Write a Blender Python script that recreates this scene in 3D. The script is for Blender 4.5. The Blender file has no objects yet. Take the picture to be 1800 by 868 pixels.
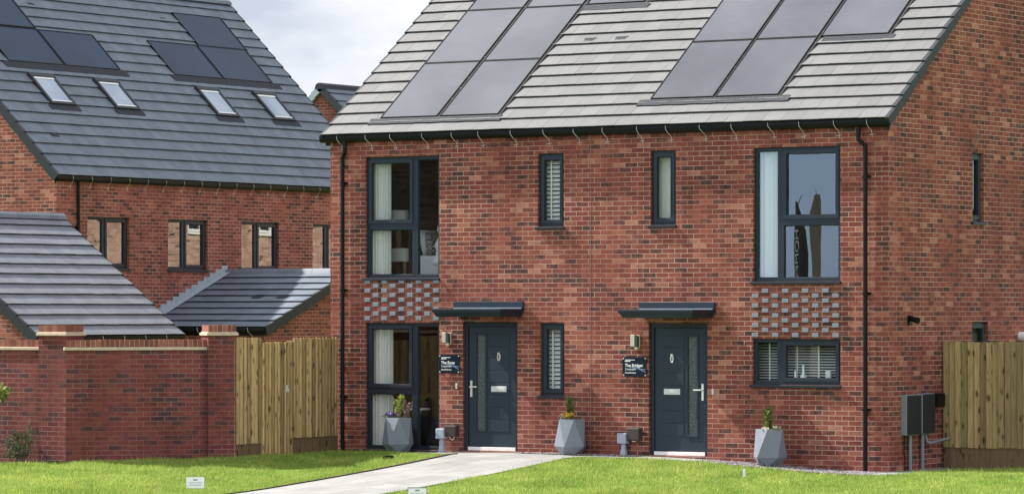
import bpy, math, random
import numpy as np
from mathutils import Vector as V

random.seed(7)
rng = np.random.default_rng(7)
SC = bpy.context.scene
COL = SC.collection
R = math.radians

# ------------------------------------------------------------------ camera, sky, sun, exposure
cam = bpy.data.cameras.new('camera')
cam.sensor_width = 36.0
cam.lens = 132.0
cam.shift_y = 0.0617
cam.clip_start = 0.5
cam.clip_end = 3000.0
camo = bpy.data.objects.new('camera', cam)
COL.objects.link(camo)
camo.location = (25.758, -50.395, 2.22)
camo.rotation_euler = (R(90), 0, R(32.8))
SC.camera = camo

SUN_AZ, SUN_EL = R(-172), R(45)
sdir = V((math.cos(SUN_EL) * math.cos(SUN_AZ), math.cos(SUN_EL) * math.sin(SUN_AZ), math.sin(SUN_EL)))
sun = bpy.data.lights.new('sun', 'SUN')
sun.energy = 4.9
sun.angle = R(0.6)
sun.color = (1.0, 0.95, 0.87)
suno = bpy.data.objects.new('sun', sun)
COL.objects.link(suno)
suno.rotation_euler = sdir.to_track_quat('Z', 'Y').to_euler()
suno.location = (-30, -10, 40)

world = bpy.data.worlds.new('World')
SC.world = world
world.use_nodes = True
wt = world.node_tree
wt.nodes.clear()
def wn(t, **k):
    n = wt.nodes.new(t)
    for a, b in k.items():
        setattr(n, a, b)
    return n
w_out = wn('ShaderNodeOutputWorld')
w_bg = wn('ShaderNodeBackground')
w_sky = wn('ShaderNodeTexSky', sky_type='NISHITA', sun_disc=False, sun_elevation=SUN_EL,
           sun_rotation=math.atan2(sdir.x, sdir.y), air_density=1.0, dust_density=0.3, ozone_density=1.0)
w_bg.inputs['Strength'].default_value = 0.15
w_tc = wn('ShaderNodeTexCoord')
w_map = wn('ShaderNodeMapping')
w_map.inputs['Scale'].default_value = (1, 1, 2.2)
w_map.inputs['Location'].default_value = (0.35, 0.1, 0.2)
w_n1 = wn('ShaderNodeTexNoise')
w_n1.inputs['Scale'].default_value = 4.2
w_n1.inputs['Detail'].default_value = 7
w_n1.inputs['Roughness'].default_value = 0.55
w_n1.inputs['Distortion'].default_value = 0.4
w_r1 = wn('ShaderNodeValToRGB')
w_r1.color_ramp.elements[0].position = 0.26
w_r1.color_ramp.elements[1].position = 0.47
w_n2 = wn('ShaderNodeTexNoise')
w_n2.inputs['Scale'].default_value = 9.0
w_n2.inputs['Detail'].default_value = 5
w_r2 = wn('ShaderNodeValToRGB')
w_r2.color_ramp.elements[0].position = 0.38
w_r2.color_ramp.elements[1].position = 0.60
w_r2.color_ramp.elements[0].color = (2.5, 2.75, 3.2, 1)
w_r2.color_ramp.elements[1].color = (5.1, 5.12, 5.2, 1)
w_mix = wn('ShaderNodeMix', data_type='RGBA')
L_ = wt.links.new
# a greyer cloud bank in the north-west, unseen cloud elsewhere made brighter to lift the shaded walls
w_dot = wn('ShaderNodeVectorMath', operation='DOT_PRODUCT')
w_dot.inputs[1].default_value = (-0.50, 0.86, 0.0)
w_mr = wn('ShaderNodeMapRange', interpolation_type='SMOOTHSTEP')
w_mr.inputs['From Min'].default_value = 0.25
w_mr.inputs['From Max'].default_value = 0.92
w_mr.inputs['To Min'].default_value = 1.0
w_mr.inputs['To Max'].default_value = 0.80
w_mul = wn('ShaderNodeVectorMath', operation='SCALE')
L_ = wt.links.new
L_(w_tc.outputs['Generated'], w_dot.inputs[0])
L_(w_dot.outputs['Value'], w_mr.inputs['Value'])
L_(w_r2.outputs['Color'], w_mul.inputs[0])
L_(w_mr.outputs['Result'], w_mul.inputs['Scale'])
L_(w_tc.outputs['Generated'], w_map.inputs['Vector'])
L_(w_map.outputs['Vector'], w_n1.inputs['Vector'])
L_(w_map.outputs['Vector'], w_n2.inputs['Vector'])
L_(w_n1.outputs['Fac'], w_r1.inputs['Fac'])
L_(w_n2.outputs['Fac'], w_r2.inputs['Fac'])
# a clear blue gap low in the south-west
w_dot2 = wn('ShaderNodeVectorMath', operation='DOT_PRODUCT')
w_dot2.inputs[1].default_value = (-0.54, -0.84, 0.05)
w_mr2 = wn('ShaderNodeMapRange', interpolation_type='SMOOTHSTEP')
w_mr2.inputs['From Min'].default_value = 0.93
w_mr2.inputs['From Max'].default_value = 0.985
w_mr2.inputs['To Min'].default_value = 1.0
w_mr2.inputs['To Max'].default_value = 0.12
w_cov = wn('ShaderNodeMath', operation='MULTIPLY')
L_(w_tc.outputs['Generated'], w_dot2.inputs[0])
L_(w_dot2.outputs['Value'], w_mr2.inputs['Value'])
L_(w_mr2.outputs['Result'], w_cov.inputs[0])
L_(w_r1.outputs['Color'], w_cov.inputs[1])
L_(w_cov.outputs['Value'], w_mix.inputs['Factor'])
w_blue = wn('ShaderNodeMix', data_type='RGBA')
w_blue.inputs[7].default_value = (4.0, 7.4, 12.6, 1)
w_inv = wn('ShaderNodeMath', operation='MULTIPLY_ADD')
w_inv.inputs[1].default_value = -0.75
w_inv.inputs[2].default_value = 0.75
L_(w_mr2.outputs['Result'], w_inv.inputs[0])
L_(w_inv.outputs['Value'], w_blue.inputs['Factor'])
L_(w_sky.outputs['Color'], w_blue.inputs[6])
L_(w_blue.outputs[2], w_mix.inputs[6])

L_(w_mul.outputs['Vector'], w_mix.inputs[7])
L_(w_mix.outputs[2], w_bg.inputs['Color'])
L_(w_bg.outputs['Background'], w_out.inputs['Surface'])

SC.render.engine = 'CYCLES'
SC.view_settings.view_transform = 'Standard'
SC.view_settings.look = 'None'
SC.view_settings.gamma = 1.0
SC.view_settings.exposure = 1.07
SC.view_settings.use_curve_mapping = False
SC.cycles.max_bounces = 8
SC.cycles.transparent_max_bounces = 12
SC.cycles.use_denoising = True

# ------------------------------------------------------------------ mesh helpers
X_, Y_, Z_ = V((1, 0, 0)), V((0, 1, 0)), V((0, 0, 1))

class MB:
    """collects faces in world space; build() links them as one mesh object whose origin is its thing's base"""
    def __init__(self):
        self.v = []
        self.f = []
    def poly(self, pts):
        b = len(self.v)
        self.v += [tuple(p) for p in pts]
        self.f.append(tuple(range(b, b + len(pts))))
    def box3(self, O, A, B, C, a0, a1, b0, b1, c0, c1):
        O = V(O)
        p = [O + A * a + B * b + C * c for c in (c0, c1) for b in (b0, b1) for a in (a0, a1)]
        b = len(self.v)
        self.v += [tuple(q) for q in p]
        for q in ((0, 2, 3, 1), (4, 5, 7, 6), (0, 1, 5, 4), (2, 6, 7, 3), (0, 4, 6, 2), (1, 3, 7, 5)):
            self.f.append(tuple(b + i for i in q))
    def box(self, x0, x1, y0, y1, z0, z1):
        self.box3((0, 0, 0), X_, Y_, Z_, x0, x1, y0, y1, z0, z1)
    def tube(self, pts, r, n=8, r1=None):
        pts = [V(p) for p in pts]
        rings = []
        for i, p in enumerate(pts):
            if i == 0: t = pts[1] - p
            elif i == len(pts) - 1: t = p - pts[i - 1]
            else: t = (pts[i + 1] - p).normalized() + (p - pts[i - 1]).normalized()
            t.normalize()
            a = t.cross(Z_ if abs(t.z) < .9 else X_).normalized()
            c = t.cross(a)
            rr = r if r1 is None else r + (r1 - r) * i / (len(pts) - 1)
            rings.append([p + (a * math.cos(2 * math.pi * k / n) + c * math.sin(2 * math.pi * k / n)) * rr for k in range(n)])
        b = len(self.v)
        for rg in rings: self.v += [tuple(q) for q in rg]
        for i in range(len(pts) - 1):
            for k in range(n):
                k2 = (k + 1) % n
                self.f.append((b + i * n + k, b + i * n + k2, b + (i + 1) * n + k2, b + (i + 1) * n + k))
        self.f.append(tuple(b + k for k in range(n))[::-1])
        self.f.append(tuple(b + (len(pts) - 1) * n + k for k in range(n)))
    def prism(self, prof, O, A, B, Lg, l0, l1, caps=True):
        """profile points (a,b) on axes A,B swept along Lg from l0 to l1"""
        O = V(O)
        n = len(prof)
        b = len(self.v)
        for l in (l0, l1):
            self.v += [tuple(O + A * p[0] + B * p[1] + Lg * l) for p in prof]
        for i in range(n):
            j = (i + 1) % n
            self.f.append((b + i, b + j, b + n + j, b + n + i))
        if caps:
            self.f.append(tuple(b + i for i in range(n))[::-1])
            self.f.append(tuple(b + n + i for i in range(n)))
    def lathe(self, prof, O, n=16, cap=True):
        O = V(O)
        b = len(self.v)
        for (r, z) in prof:
            for k in range(n):
                a = 2 * math.pi * k / n
                self.v.append((O.x + r * math.cos(a), O.y + r * math.sin(a), O.z + z))
        for i in range(len(prof) - 1):
            for k in range(n):
                k2 = (k + 1) % n
                self.f.append((b + i * n + k, b + i * n + k2, b + (i + 1) * n + k2, b + (i + 1) * n + k))
        if cap:
            self.f.append(tuple(b + k for k in range(n))[::-1])
            self.f.append(tuple(b + (len(prof) - 1) * n + k for k in range(n)))
    def build(self, name, mat, parent=None, loc=None, smooth=False, bevel=0.0, uv=True):
        org = V((0, 0, 0))
        if parent is not None: org = V(parent['org'])
        elif loc is not None: org = V(loc)
        me = bpy.data.meshes.new(name)
        vs = np.array(self.v, dtype=np.float64) - np.array(org)
        me.from_pydata(vs.tolist(), [], self.f)
        me.update()
        if uv: box_uv(me, np.array(org))
        me.materials.append(mat)
        if smooth:
            for p in me.polygons: p.use_smooth = True
        ob = bpy.data.objects.new(name, me)
        COL.objects.link(ob)
        ob['org'] = tuple(org)
        if parent is not None: ob.parent = parent
        else: ob.location = org
        if bevel:
            m = ob.modifiers.new('bevel', 'BEVEL')
            m.width = bevel
            m.segments = 2
            m.limit_method = 'ANGLE'
        return ob

def box_uv(me, org):
    n = len(me.vertices)
    co = np.empty(n * 3); me.vertices.foreach_get('co', co)
    co = co.reshape(-1, 3) + org
    nl = len(me.loops)
    vi = np.empty(nl, dtype=np.int32); me.loops.foreach_get('vertex_index', vi)
    npol = len(me.polygons)
    ls = np.empty(npol, dtype=np.int32); me.polygons.foreach_get('loop_total', ls)
    nr = np.empty(npol * 3); me.polygons.foreach_get('normal', nr)
    nr = np.repeat(nr.reshape(-1, 3), ls, axis=0)
    P = co[vi]
    h = np.hypot(nr[:, 0], nr[:, 1]) + 1e-9
    tx, ty = -nr[:, 1] / h, nr[:, 0] / h
    flat = np.abs(nr[:, 2]) > .92
    u = np.where(flat, P[:, 0], P[:, 0] * tx + P[:, 1] * ty)
    v = np.where(flat, P[:, 1], P[:, 2])
    uvl = me.uv_layers.new(name='UVMap')
    uvl.data.foreach_set('uv', np.stack([u, v], 1).ravel())

def tag(o, label=None, cat=None, group=None, kind=None):
    if label: o['label'] = label
    if cat: o['category'] = cat
    if group: o['group'] = group
    if kind: o['kind'] = kind
    return o

def thing(name, loc, label, cat, group=None):
    o = bpy.data.objects.new(name, None)
    o.empty_display_size = .2
    COL.objects.link(o)
    o.location = loc
    o['org'] = tuple(loc)
    return tag(o, label, cat, group)

def text_mesh(name, s, size, O, U, W, mat, parent, bold=0.0, align='LEFT'):
    """lettering laid on a plane: origin O, reading direction U, up direction W"""
    cu = bpy.data.curves.new(name, 'FONT')
    cu.body = s
    cu.size = size
    cu.offset = bold
    cu.extrude = 0.0012
    cu.align_x = align
    t = bpy.data.objects.new(name, cu)
    COL.objects.link(t)
    dg = bpy.context.evaluated_depsgraph_get()
    me = bpy.data.meshes.new_from_object(t.evaluated_get(dg))
    bpy.data.objects.remove(t)
    org = V(parent['org'])
    Nn = U.cross(W)
    for v in me.vertices:
        p = V(O) + U * v.co.x + W * v.co.y + Nn * v.co.z - org
        v.co = p
    me.materials.clear()
    me.materials.append(mat)
    ob = bpy.data.objects.new(name, me)
    COL.objects.link(ob)
    ob['org'] = tuple(org)
    ob.parent = parent
    return ob

# ------------------------------------------------------------------ materials
def newmat(name):
    m = bpy.data.materials.new(name)
    m.use_nodes = True
    nt = m.node_tree
    b = nt.nodes['Principled BSDF']
    return m, nt, b

def N(nt, t, ins=None, **k):
    n = nt.nodes.new(t)
    for a, b in k.items(): setattr(n, a, b)
    for a, b in (ins or {}).items(): n.inputs[a].default_value = b
    return n

def ramp(nt, stops, interp='LINEAR'):
    r = nt.nodes.new('ShaderNodeValToRGB')
    r.color_ramp.interpolation = interp
    e = r.color_ramp.elements
    while len(e) < len(stops): e.new(.5)
    for i, (p, c) in enumerate(stops):
        e[i].position = p
        e[i].color = (*c, 1) if len(c) == 3 else c
    return r

def plain(name, col, rough=.5, metal=0.0, spec=.5, var=.12, nscale=30, bump=0.0, emit=None):
    m, nt, b = newmat(name)
    b.inputs['Roughness'].default_value = rough
    b.inputs['Metallic'].default_value = metal
    b.inputs['Specular IOR Level'].default_value = spec
    tc = N(nt, 'ShaderNodeTexCoord')
    no = N(nt, 'ShaderNodeTexNoise', {'Scale': nscale, 'Detail': 5, 'Roughness': .6})
    nt.links.new(tc.outputs['Object'], no.inputs['Vector'])
    r = ramp(nt, [(.25, tuple(c * (1 - var) for c in col)), (.75, tuple(min(1, c * (1 + var)) for c in col))])
    nt.links.new(no.outputs['Fac'], r.inputs['Fac'])
    nt.links.new(r.outputs['Color'], b.inputs['Base Color'])
    rr = N(nt, 'ShaderNodeMapRange', {'To Min': max(0, rough - .07), 'To Max': min(1, rough + .07)})
    nt.links.new(no.outputs['Fac'], rr.inputs['Value'])
    nt.links.new(rr.outputs['Result'], b.inputs['Roughness'])
    if bump:
        bp = N(nt, 'ShaderNodeBump', {'Strength': bump, 'Distance': .01})
        nt.links.new(no.outputs['Fac'], bp.inputs['Height'])
        nt.links.new(bp.outputs['Normal'], b.inputs['Normal'])
    return m

def brick_mat(name, stops, mortar, voff=.0475, uoff=0.0, dark=.14, burnt=(.046, .036, .032), patch=(.38, .20, .145), patch_amt=.55, msize=.0046, seed=0.0):
    m, nt, b = newmat(name)
    lk = nt.links.new
    uv = N(nt, 'ShaderNodeUVMap')
    mp = N(nt, 'ShaderNodeMapping', {'Location': (uoff, voff, 0)})
    lk(uv.outputs['UV'], mp.inputs['Vector'])
    # hand-laid courses wander a little
    wob = N(nt, 'ShaderNodeTexNoise', {'Scale': 5.0, 'Detail': 2})
    lk(mp.outputs['Vector'], wob.inputs['Vector'])
    ws = N(nt, 'ShaderNodeVectorMath', operation='SUBTRACT'); ws.inputs[1].default_value = (.5, .5, .5)
    lk(wob.outputs['Color'], ws.inputs[0])
    wm = N(nt, 'ShaderNodeVectorMath', operation='MULTIPLY_ADD'); wm.inputs[1].default_value = (.012, .007, 0)
    lk(ws.outputs['Vector'], wm.inputs[0]); lk(mp.outputs['Vector'], wm.inputs[2])
    br = N(nt, 'ShaderNodeTexBrick', {'Scale': 1.0, 'Mortar Size': msize, 'Mortar Smooth': .25, 'Bias': 0.0,
                                      'Brick Width': .225, 'Row Height': .075,
                                      'Color1': (0, 0, 0, 1), 'Color2': (1, 1, 1, 1), 'Mortar': (.5, .5, .5, 1)},
           offset=.5, offset_frequency=2, squash=1.0)
    lk(wm.outputs['Vector'], br.inputs['Vector'])
    cr0 = ramp(nt, stops, 'LINEAR')
    lk(br.outputs['Color'], cr0.inputs['Fac'])
    # some bricks carry a burnt smudge that fades out along the brick
    dm = ramp(nt, [(0, (0, 0, 0)), (.40, (0, 0, 0)), (.43, (1, 1, 1)), (.43 + dark, (1, 1, 1)), (.46 + dark, (0, 0, 0))])
    lk(br.outputs['Color'], dm.inputs['Fac'])
    nd = N(nt, 'ShaderNodeTexNoise', {'Scale': 7.5, 'Detail': 4, 'Roughness': .6})
    sd = N(nt, 'ShaderNodeMapping', {'Scale': (1, 1.5, 1), 'Location': (7 + seed, 2, 0)})
    lk(mp.outputs['Vector'], sd.inputs['Vector']); lk(sd.outputs['Vector'], nd.inputs['Vector'])
    rd = ramp(nt, [(.36, (0, 0, 0)), (.55, (.86, .86, .86))])
    lk(nd.outputs['Fac'], rd.inputs['Fac'])
    dmul = N(nt, 'ShaderNodeMath', operation='MULTIPLY')
    lk(dm.outputs['Color'], dmul.inputs[0]); lk(rd.outputs['Color'], dmul.inputs[1])
    crm = N(nt, 'ShaderNodeMix', data_type='RGBA')
    crm.inputs[7].default_value = (*burnt, 1)
    lk(dmul.outputs['Value'], crm.inputs[0]); lk(cr0.outputs['Color'], crm.inputs[6])
    # second, smooth tint inside the bricks
    n1 = N(nt, 'ShaderNodeTexNoise', {'Scale': 14.0, 'Detail': 6, 'Roughness': .65})
    st = N(nt, 'ShaderNodeMapping', {'Scale': (.55, 1.5, 1), 'Location': (seed, seed * .7, 0)})
    lk(mp.outputs['Vector'], st.inputs['Vector']); lk(st.outputs['Vector'], n1.inputs['Vector'])
    r1 = ramp(nt, [(.30, (.66, .64, .64)), (.5, (1, 1, 1)), (.72, (1.28, 1.3, 1.3))])
    lk(n1.outputs['Fac'], r1.inputs['Fac'])
    mul = N(nt, 'ShaderNodeMix', data_type='RGBA', blend_type='MULTIPLY'); mul.inputs[0].default_value = 1
    lk(crm.outputs[2], mul.inputs[6]); lk(r1.outputs['Color'], mul.inputs[7])
    # burnt dark smudges and pale bloom that spread over several bricks
    n2 = N(nt, 'ShaderNodeTexNoise', {'Scale': 2.6, 'Detail': 6, 'Roughness': .68})
    st2 = N(nt, 'ShaderNodeMapping', {'Scale': (.8, 1.6, 1), 'Location': (3.1 + seed, 1.7, 0)})
    lk(mp.outputs['Vector'], st2.inputs['Vector']); lk(st2.outputs['Vector'], n2.inputs['Vector'])
    r2 = ramp(nt, [(.56, (0, 0, 0)), (.74, (patch_amt,) * 3)])
    lk(n2.outputs['Fac'], r2.inputs['Fac'])
    mx = N(nt, 'ShaderNodeMix', data_type='RGBA')
    mx.inputs[7].default_value = (*patch, 1)
    lk(r2.outputs['Color'], mx.inputs[0]); lk(mul.outputs[2], mx.inputs[6])
    n3 = N(nt, 'ShaderNodeTexNoise', {'Scale': 90.0, 'Detail': 3, 'Roughness': .7})
    lk(mp.outputs['Vector'], n3.inputs['Vector'])
    r3 = ramp(nt, [(.3, (.78, .78, .78)), (.7, (1.18, 1.18, 1.18))])
    lk(n3.outputs['Fac'], r3.inputs['Fac'])
    mul2 = N(nt, 'ShaderNodeMix', data_type='RGBA', blend_type='MULTIPLY'); mul2.inputs[0].default_value = 1
    lk(mx.outputs[2], mul2.inputs[6]); lk(r3.outputs['Color'], mul2.inputs[7])
    # mortar tone
    n4 = N(nt, 'ShaderNodeTexNoise', {'Scale': 1.1, 'Detail': 4})
    lk(mp.outputs['Vector'], n4.inputs['Vector'])
    r4 = ramp(nt, [(.34, tuple(c * k for c, k in zip(mortar, (.62, .42, .40)))), (.60, tuple(min(1, c * 1.08) for c in mortar))])
    lk(n4.outputs['Fac'], r4.inputs['Fac'])
    ns = N(nt, 'ShaderNodeTexNoise', {'Scale': 1.0, 'Detail': 5, 'Roughness': .6})
    ss = N(nt, 'ShaderNodeMapping', {'Scale': (2.2, .35, 1), 'Location': (seed, 4, 0)})
    lk(mp.outputs['Vector'], ss.inputs['Vector']); lk(ss.outputs['Vector'], ns.inputs['Vector'])
    rs = ramp(nt, [(.36, (.74, .73, .73)), (.52, (1, 1, 1)), (.70, (1.10, 1.11, 1.12))])
    lk(ns.outputs['Fac'], rs.inputs['Fac'])
    mul3 = N(nt, 'ShaderNodeMix', data_type='RGBA', blend_type='MULTIPLY'); mul3.inputs[0].default_value = 1
    lk(mul2.outputs[2], mul3.inputs[6]); lk(rs.outputs['Color'], mul3.inputs[7])
    mul2 = mul3
    fin = N(nt, 'ShaderNodeMix', data_type='RGBA')
    lk(br.outputs['Fac'], fin.inputs[0]); lk(mul2.outputs[2], fin.inputs[6]); lk(r4.outputs['Color'], fin.inputs[7])
    lk(fin.outputs[2], b.inputs['Base Color'])
    b.inputs['Roughness'].default_value = .88
    b.inputs['Specular IOR Level'].default_value = .25
    inv = N(nt, 'ShaderNodeMath', operation='MULTIPLY_ADD'); inv.inputs[1].default_value = -1.0; inv.inputs[2].default_value = 1.0
    lk(br.outputs['Fac'], inv.inputs[0])
    ad = N(nt, 'ShaderNodeMath', operation='MULTIPLY_ADD'); ad.inputs[1].default_value = .5
    lk(n1.outputs['Fac'], ad.inputs[0]); lk(inv.outputs['Value'], ad.inputs[2])
    bp = N(nt, 'ShaderNodeBump', {'Strength': .6, 'Distance': .006})
    lk(ad.outputs['Value'], bp.inputs['Height'])
    lk(bp.outputs['Normal'], b.inputs['Normal'])
    return m

BR_STOPS = [(0, (.165, .046, .035)), (.2, (.225, .062, .046)), (.36, (.195, .053, .040)), (.44, (.242, .067, .049)), (.62, (.215, .059, .044)),
            (.74, (.265, .080, .056)), (.86, (.248, .070, .048)), (.95, (.325, .122, .083)), (1, (.38, .165, .118))]
M_brick = brick_mat('red_brick', BR_STOPS, (.49, .335, .27))
M_brickG = brick_mat('red_brick_side', BR_STOPS, (.49, .335, .27), seed=5.0, uoff=.07)
M_brickL = brick_mat('red_brick_far', [(0, (.18, .052, .043)), (.3, (.235, .066, .052)), (.55, (.22, .060, .048)), (.8, (.26, .078, .058)), (1, (.32, .11, .08))],
                     (.48, .33, .265), seed=9.0, uoff=.11, dark=.12)
M_brickW = brick_mat('garden_wall_brick', [(0, (.15, .040, .038)), (.25, (.19, .050, .044)), (.5, (.175, .046, .046)), (.75, (.205, .060, .046)), (1, (.165, .046, .048))],
                     (.25, .165, .148), seed=2.5, patch=(.22, .09, .06), patch_amt=.3, dark=.22, burnt=(.062, .040, .042))

M_brickBr = brick_mat('brown_brick', [(0, (.10, .072, .048)), (.5, (.15, .108, .07)), (1, (.20, .15, .10))], (.26, .21, .16), seed=6.0, dark=.12)
M_brickO = brick_mat('buff_orange_brick', [(0, (.42, .23, .175)), (.5, (.47, .29, .225)), (1, (.55, .38, .31))], (.6, .5, .42), seed=4.0, dark=.05)

def island_mat(name, c0, c1, rough=.8, spec=.3, nscale=25, nvar=.2, bump=.0, mid=None):
    m, nt, b = newmat(name)
    lk = nt.links.new
    g = N(nt, 'ShaderNodeNewGeometry')
    stops = [(0, c0), (1, c1)] if mid is None else [(0, c0), (.5, mid), (1, c1)]
    r = ramp(nt, stops)
    lk(g.outputs['Random Per Island'], r.inputs['Fac'])
    no = N(nt, 'ShaderNodeTexNoise', {'Scale': nscale, 'Detail': 5, 'Roughness': .6})
    lk(g.outputs['Position'], no.inputs['Vector'])
    r2 = ramp(nt, [(.28, (1 - nvar,) * 3), (.72, (1 + nvar,) * 3)])
    lk(no.outputs['Fac'], r2.inputs['Fac'])
    mul = N(nt, 'ShaderNodeMix', data_type='RGBA', blend_type='MULTIPLY'); mul.inputs[0].default_value = 1
    lk(r.outputs['Color'], mul.inputs[6]); lk(r2.outputs['Color'], mul.inputs[7])
    lk(mul.outputs[2], b.inputs['Base Color'])
    b.inputs['Roughness'].default_value = rough
    b.inputs['Specular IOR Level'].default_value = spec
    if bump:
        bp = N(nt, 'ShaderNodeBump', {'Strength': bump, 'Distance': .01})
        lk(no.outputs['Fac'], bp.inputs['Height']); lk(bp.outputs['Normal'], b.inputs['Normal'])
    return m

M_tile = island_mat('concrete_roof_tile', (.118, .118, .120), (.144, .144, .145), rough=.66, spec=.4, nscale=7, nvar=.07, bump=.05)
M_tileB = island_mat('slate_grey_roof_tile', (.102, .122, .155), (.126, .147, .182), rough=.58, spec=.4, nscale=2.5, nvar=.18, bump=.05)
M_tileG = island_mat('garage_roof_tile', (.150, .163, .188), (.172, .186, .212), rough=.7, spec=.3, nscale=4, nvar=.12, bump=.05)
M_under = plain('roof_underlay', (.012, .012, .013), .9)
M_verge = plain('dry_verge_plastic', (.020, .024, .030), .55, spec=.3)
M_black = plain('black_plastic', (.004, .004, .0045), .45, spec=.22, var=.2)
M_anth = plain('anthracite_frame', (.014, .022, .034), .42, spec=.35, var=.08, nscale=4)
M_door = plain('anthracite_door', (.019, .030, .045), .46, spec=.35, var=.07, nscale=6)
M_lead = plain('lead_flashing', (.028, .032, .040), .7, spec=.2, var=.6, nscale=22, bump=.4)
M_leadL = plain('pale_lead_flashing', (.30, .34, .39), .5, var=.2, nscale=18)
M_chrome = plain('brushed_steel', (.66, .66, .65), .32, metal=.25, var=.05)
M_white = plain('white_paint', (.74, .74, .72), .5, var=.05)
M_whiteS = plain('white_upvc', (.80, .80, .79), .35, var=.04)
M_cream = plain('creasing_tile', (.50, .40, .30), .85, var=.2, nscale=12)
M_greyblock = plain('blue_grey_brick', (.185, .205, .25), .55, var=.16, nscale=20)
M_brown = plain('brown_box_plastic', (.045, .030, .027), .5)
M_greybox = plain('dark_grey_box', (.018, .021, .026), .5, spec=.35)
M_pipeG = plain('grey_pipe_plastic', (.20, .215, .25), .5)
M_pale = plain('pale_grey_plastic', (.34, .38, .47), .5, var=.08)
M_planter = plain('grey_fibreclay', (.175, .195, .24), .7, var=.10, nscale=9)
M_curtain = plain('curtain_cloth', (.72, .72, .70), .9, var=.05)
M_cloth = plain('white_linen', (.72, .73, .76), .9, var=.06)
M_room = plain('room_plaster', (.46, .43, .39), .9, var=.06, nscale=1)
M_roomShade = plain('shaded_room_plaster', (.10, .095, .085), .9, var=.06, nscale=1)  # dark copy of the plaster: dimness of unlit rooms put into the colour
M_dark = plain('dark_fabric', (.03, .034, .04), .9)
M_oak = plain('oak_furniture', (.22, .15, .09), .6)
M_soil = plain('dark_mulch', (.028, .019, .015), .95, var=.5, nscale=40, bump=.8)
M_plaque = plain('navy_acrylic_plaque', (.012, .018, .032), .12, var=.1)
M_letter = plain('white_lettering', (.8, .8, .8), .5, var=.02)
M_wave = plain('plaque_wave_print', (.14, .20, .32), .3, var=.1)
M_print = plain('grey_print', (.25, .27, .27), .6)
M_brass = plain('champagne_metal', (.62, .56, .45), .35, metal=.55, var=.05)
M_coping = island_mat('coping_brick', (.16, .052, .042), (.29, .115, .08), rough=.88, nscale=40, nvar=.25, bump=.2, mid=(.22, .078, .056))
M_flagT = plain('tan_flag_cloth', (.55, .48, .40), .8)
M_flag = plain('dark_flag_cloth', (.012, .014, .018), .7)

def glass_mat(name, tint=(.93, .96, .97), f0=.095, rough=0.0):
    m = bpy.data.materials.new(name)
    m.use_nodes = True
    nt = m.node_tree
    nt.nodes.clear()
    o = N(nt, 'ShaderNodeOutputMaterial')
    t = N(nt, 'ShaderNodeBsdfTransparent', {'Color': (*tint, 1)})
    g = N(nt, 'ShaderNodeBsdfGlossy', {'Color': (1, 1, 1, 1), 'Roughness': rough})
    f = N(nt, 'ShaderNodeLayerWeight', {'Blend': .5})
    pw = N(nt, 'ShaderNodeMath', operation='POWER'); pw.inputs[1].default_value = 4.0
    sc = N(nt, 'ShaderNodeMath', operation='MULTIPLY_ADD'); sc.inputs[1].default_value = 1 - f0; sc.inputs[2].default_value = f0
    nt.links.new(f.outputs['Facing'], pw.inputs[0]); nt.links.new(pw.outputs['Value'], sc.inputs[0])
    no = N(nt, 'ShaderNodeTexNoise', {'Scale': 1.3, 'Detail': 1})
    tc = N(nt, 'ShaderNodeTexCoord')
    bp = N(nt, 'ShaderNodeBump', {'Strength': .06, 'Distance': .02})
    mx = N(nt, 'ShaderNodeMixShader')
    lk = nt.links.new
    lk(tc.outputs['Object'], no.inputs['Vector']); lk(no.outputs['Fac'], bp.inputs['Height'])
    lk(bp.outputs['Normal'], g.inputs['Normal'])
    lk(sc.outputs['Value'], mx.inputs['Fac']); lk(t.outputs['BSDF'], mx.inputs[1]); lk(g.outputs['BSDF'], mx.inputs[2])
    lk(mx.outputs['Shader'], o.inputs['Surface'])
    return m
M_glass = glass_mat('window_glass')
M_glassN = glass_mat('neighbour_window_glass', f0=.23)

def obscure_glass(name):
    m, nt, b = newmat(name)
    lk = nt.links.new
    tc = N(nt, 'ShaderNodeTexCoord')
    vo = N(nt, 'ShaderNodeTexVoronoi', {'Scale': 45.0})
    lk(tc.outputs['Object'], vo.inputs['Vector'])
    r = ramp(nt, [(.1, (.02, .025, .027)), (.7, (.085, .10, .105))])
    lk(vo.outputs['Distance'], r.inputs['Fac']); lk(r.outputs['Color'], b.inputs['Base Color'])
    bp = N(nt, 'ShaderNodeBump', {'Strength': .6, 'Distance': .01})
    lk(vo.outputs['Distance'], bp.inputs['Height']); lk(bp.outputs['Normal'], b.inputs['Normal'])
    b.inputs['Roughness'].default_value = .15
    return m
M_obsc = obscure_glass('obscure_glass')

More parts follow.
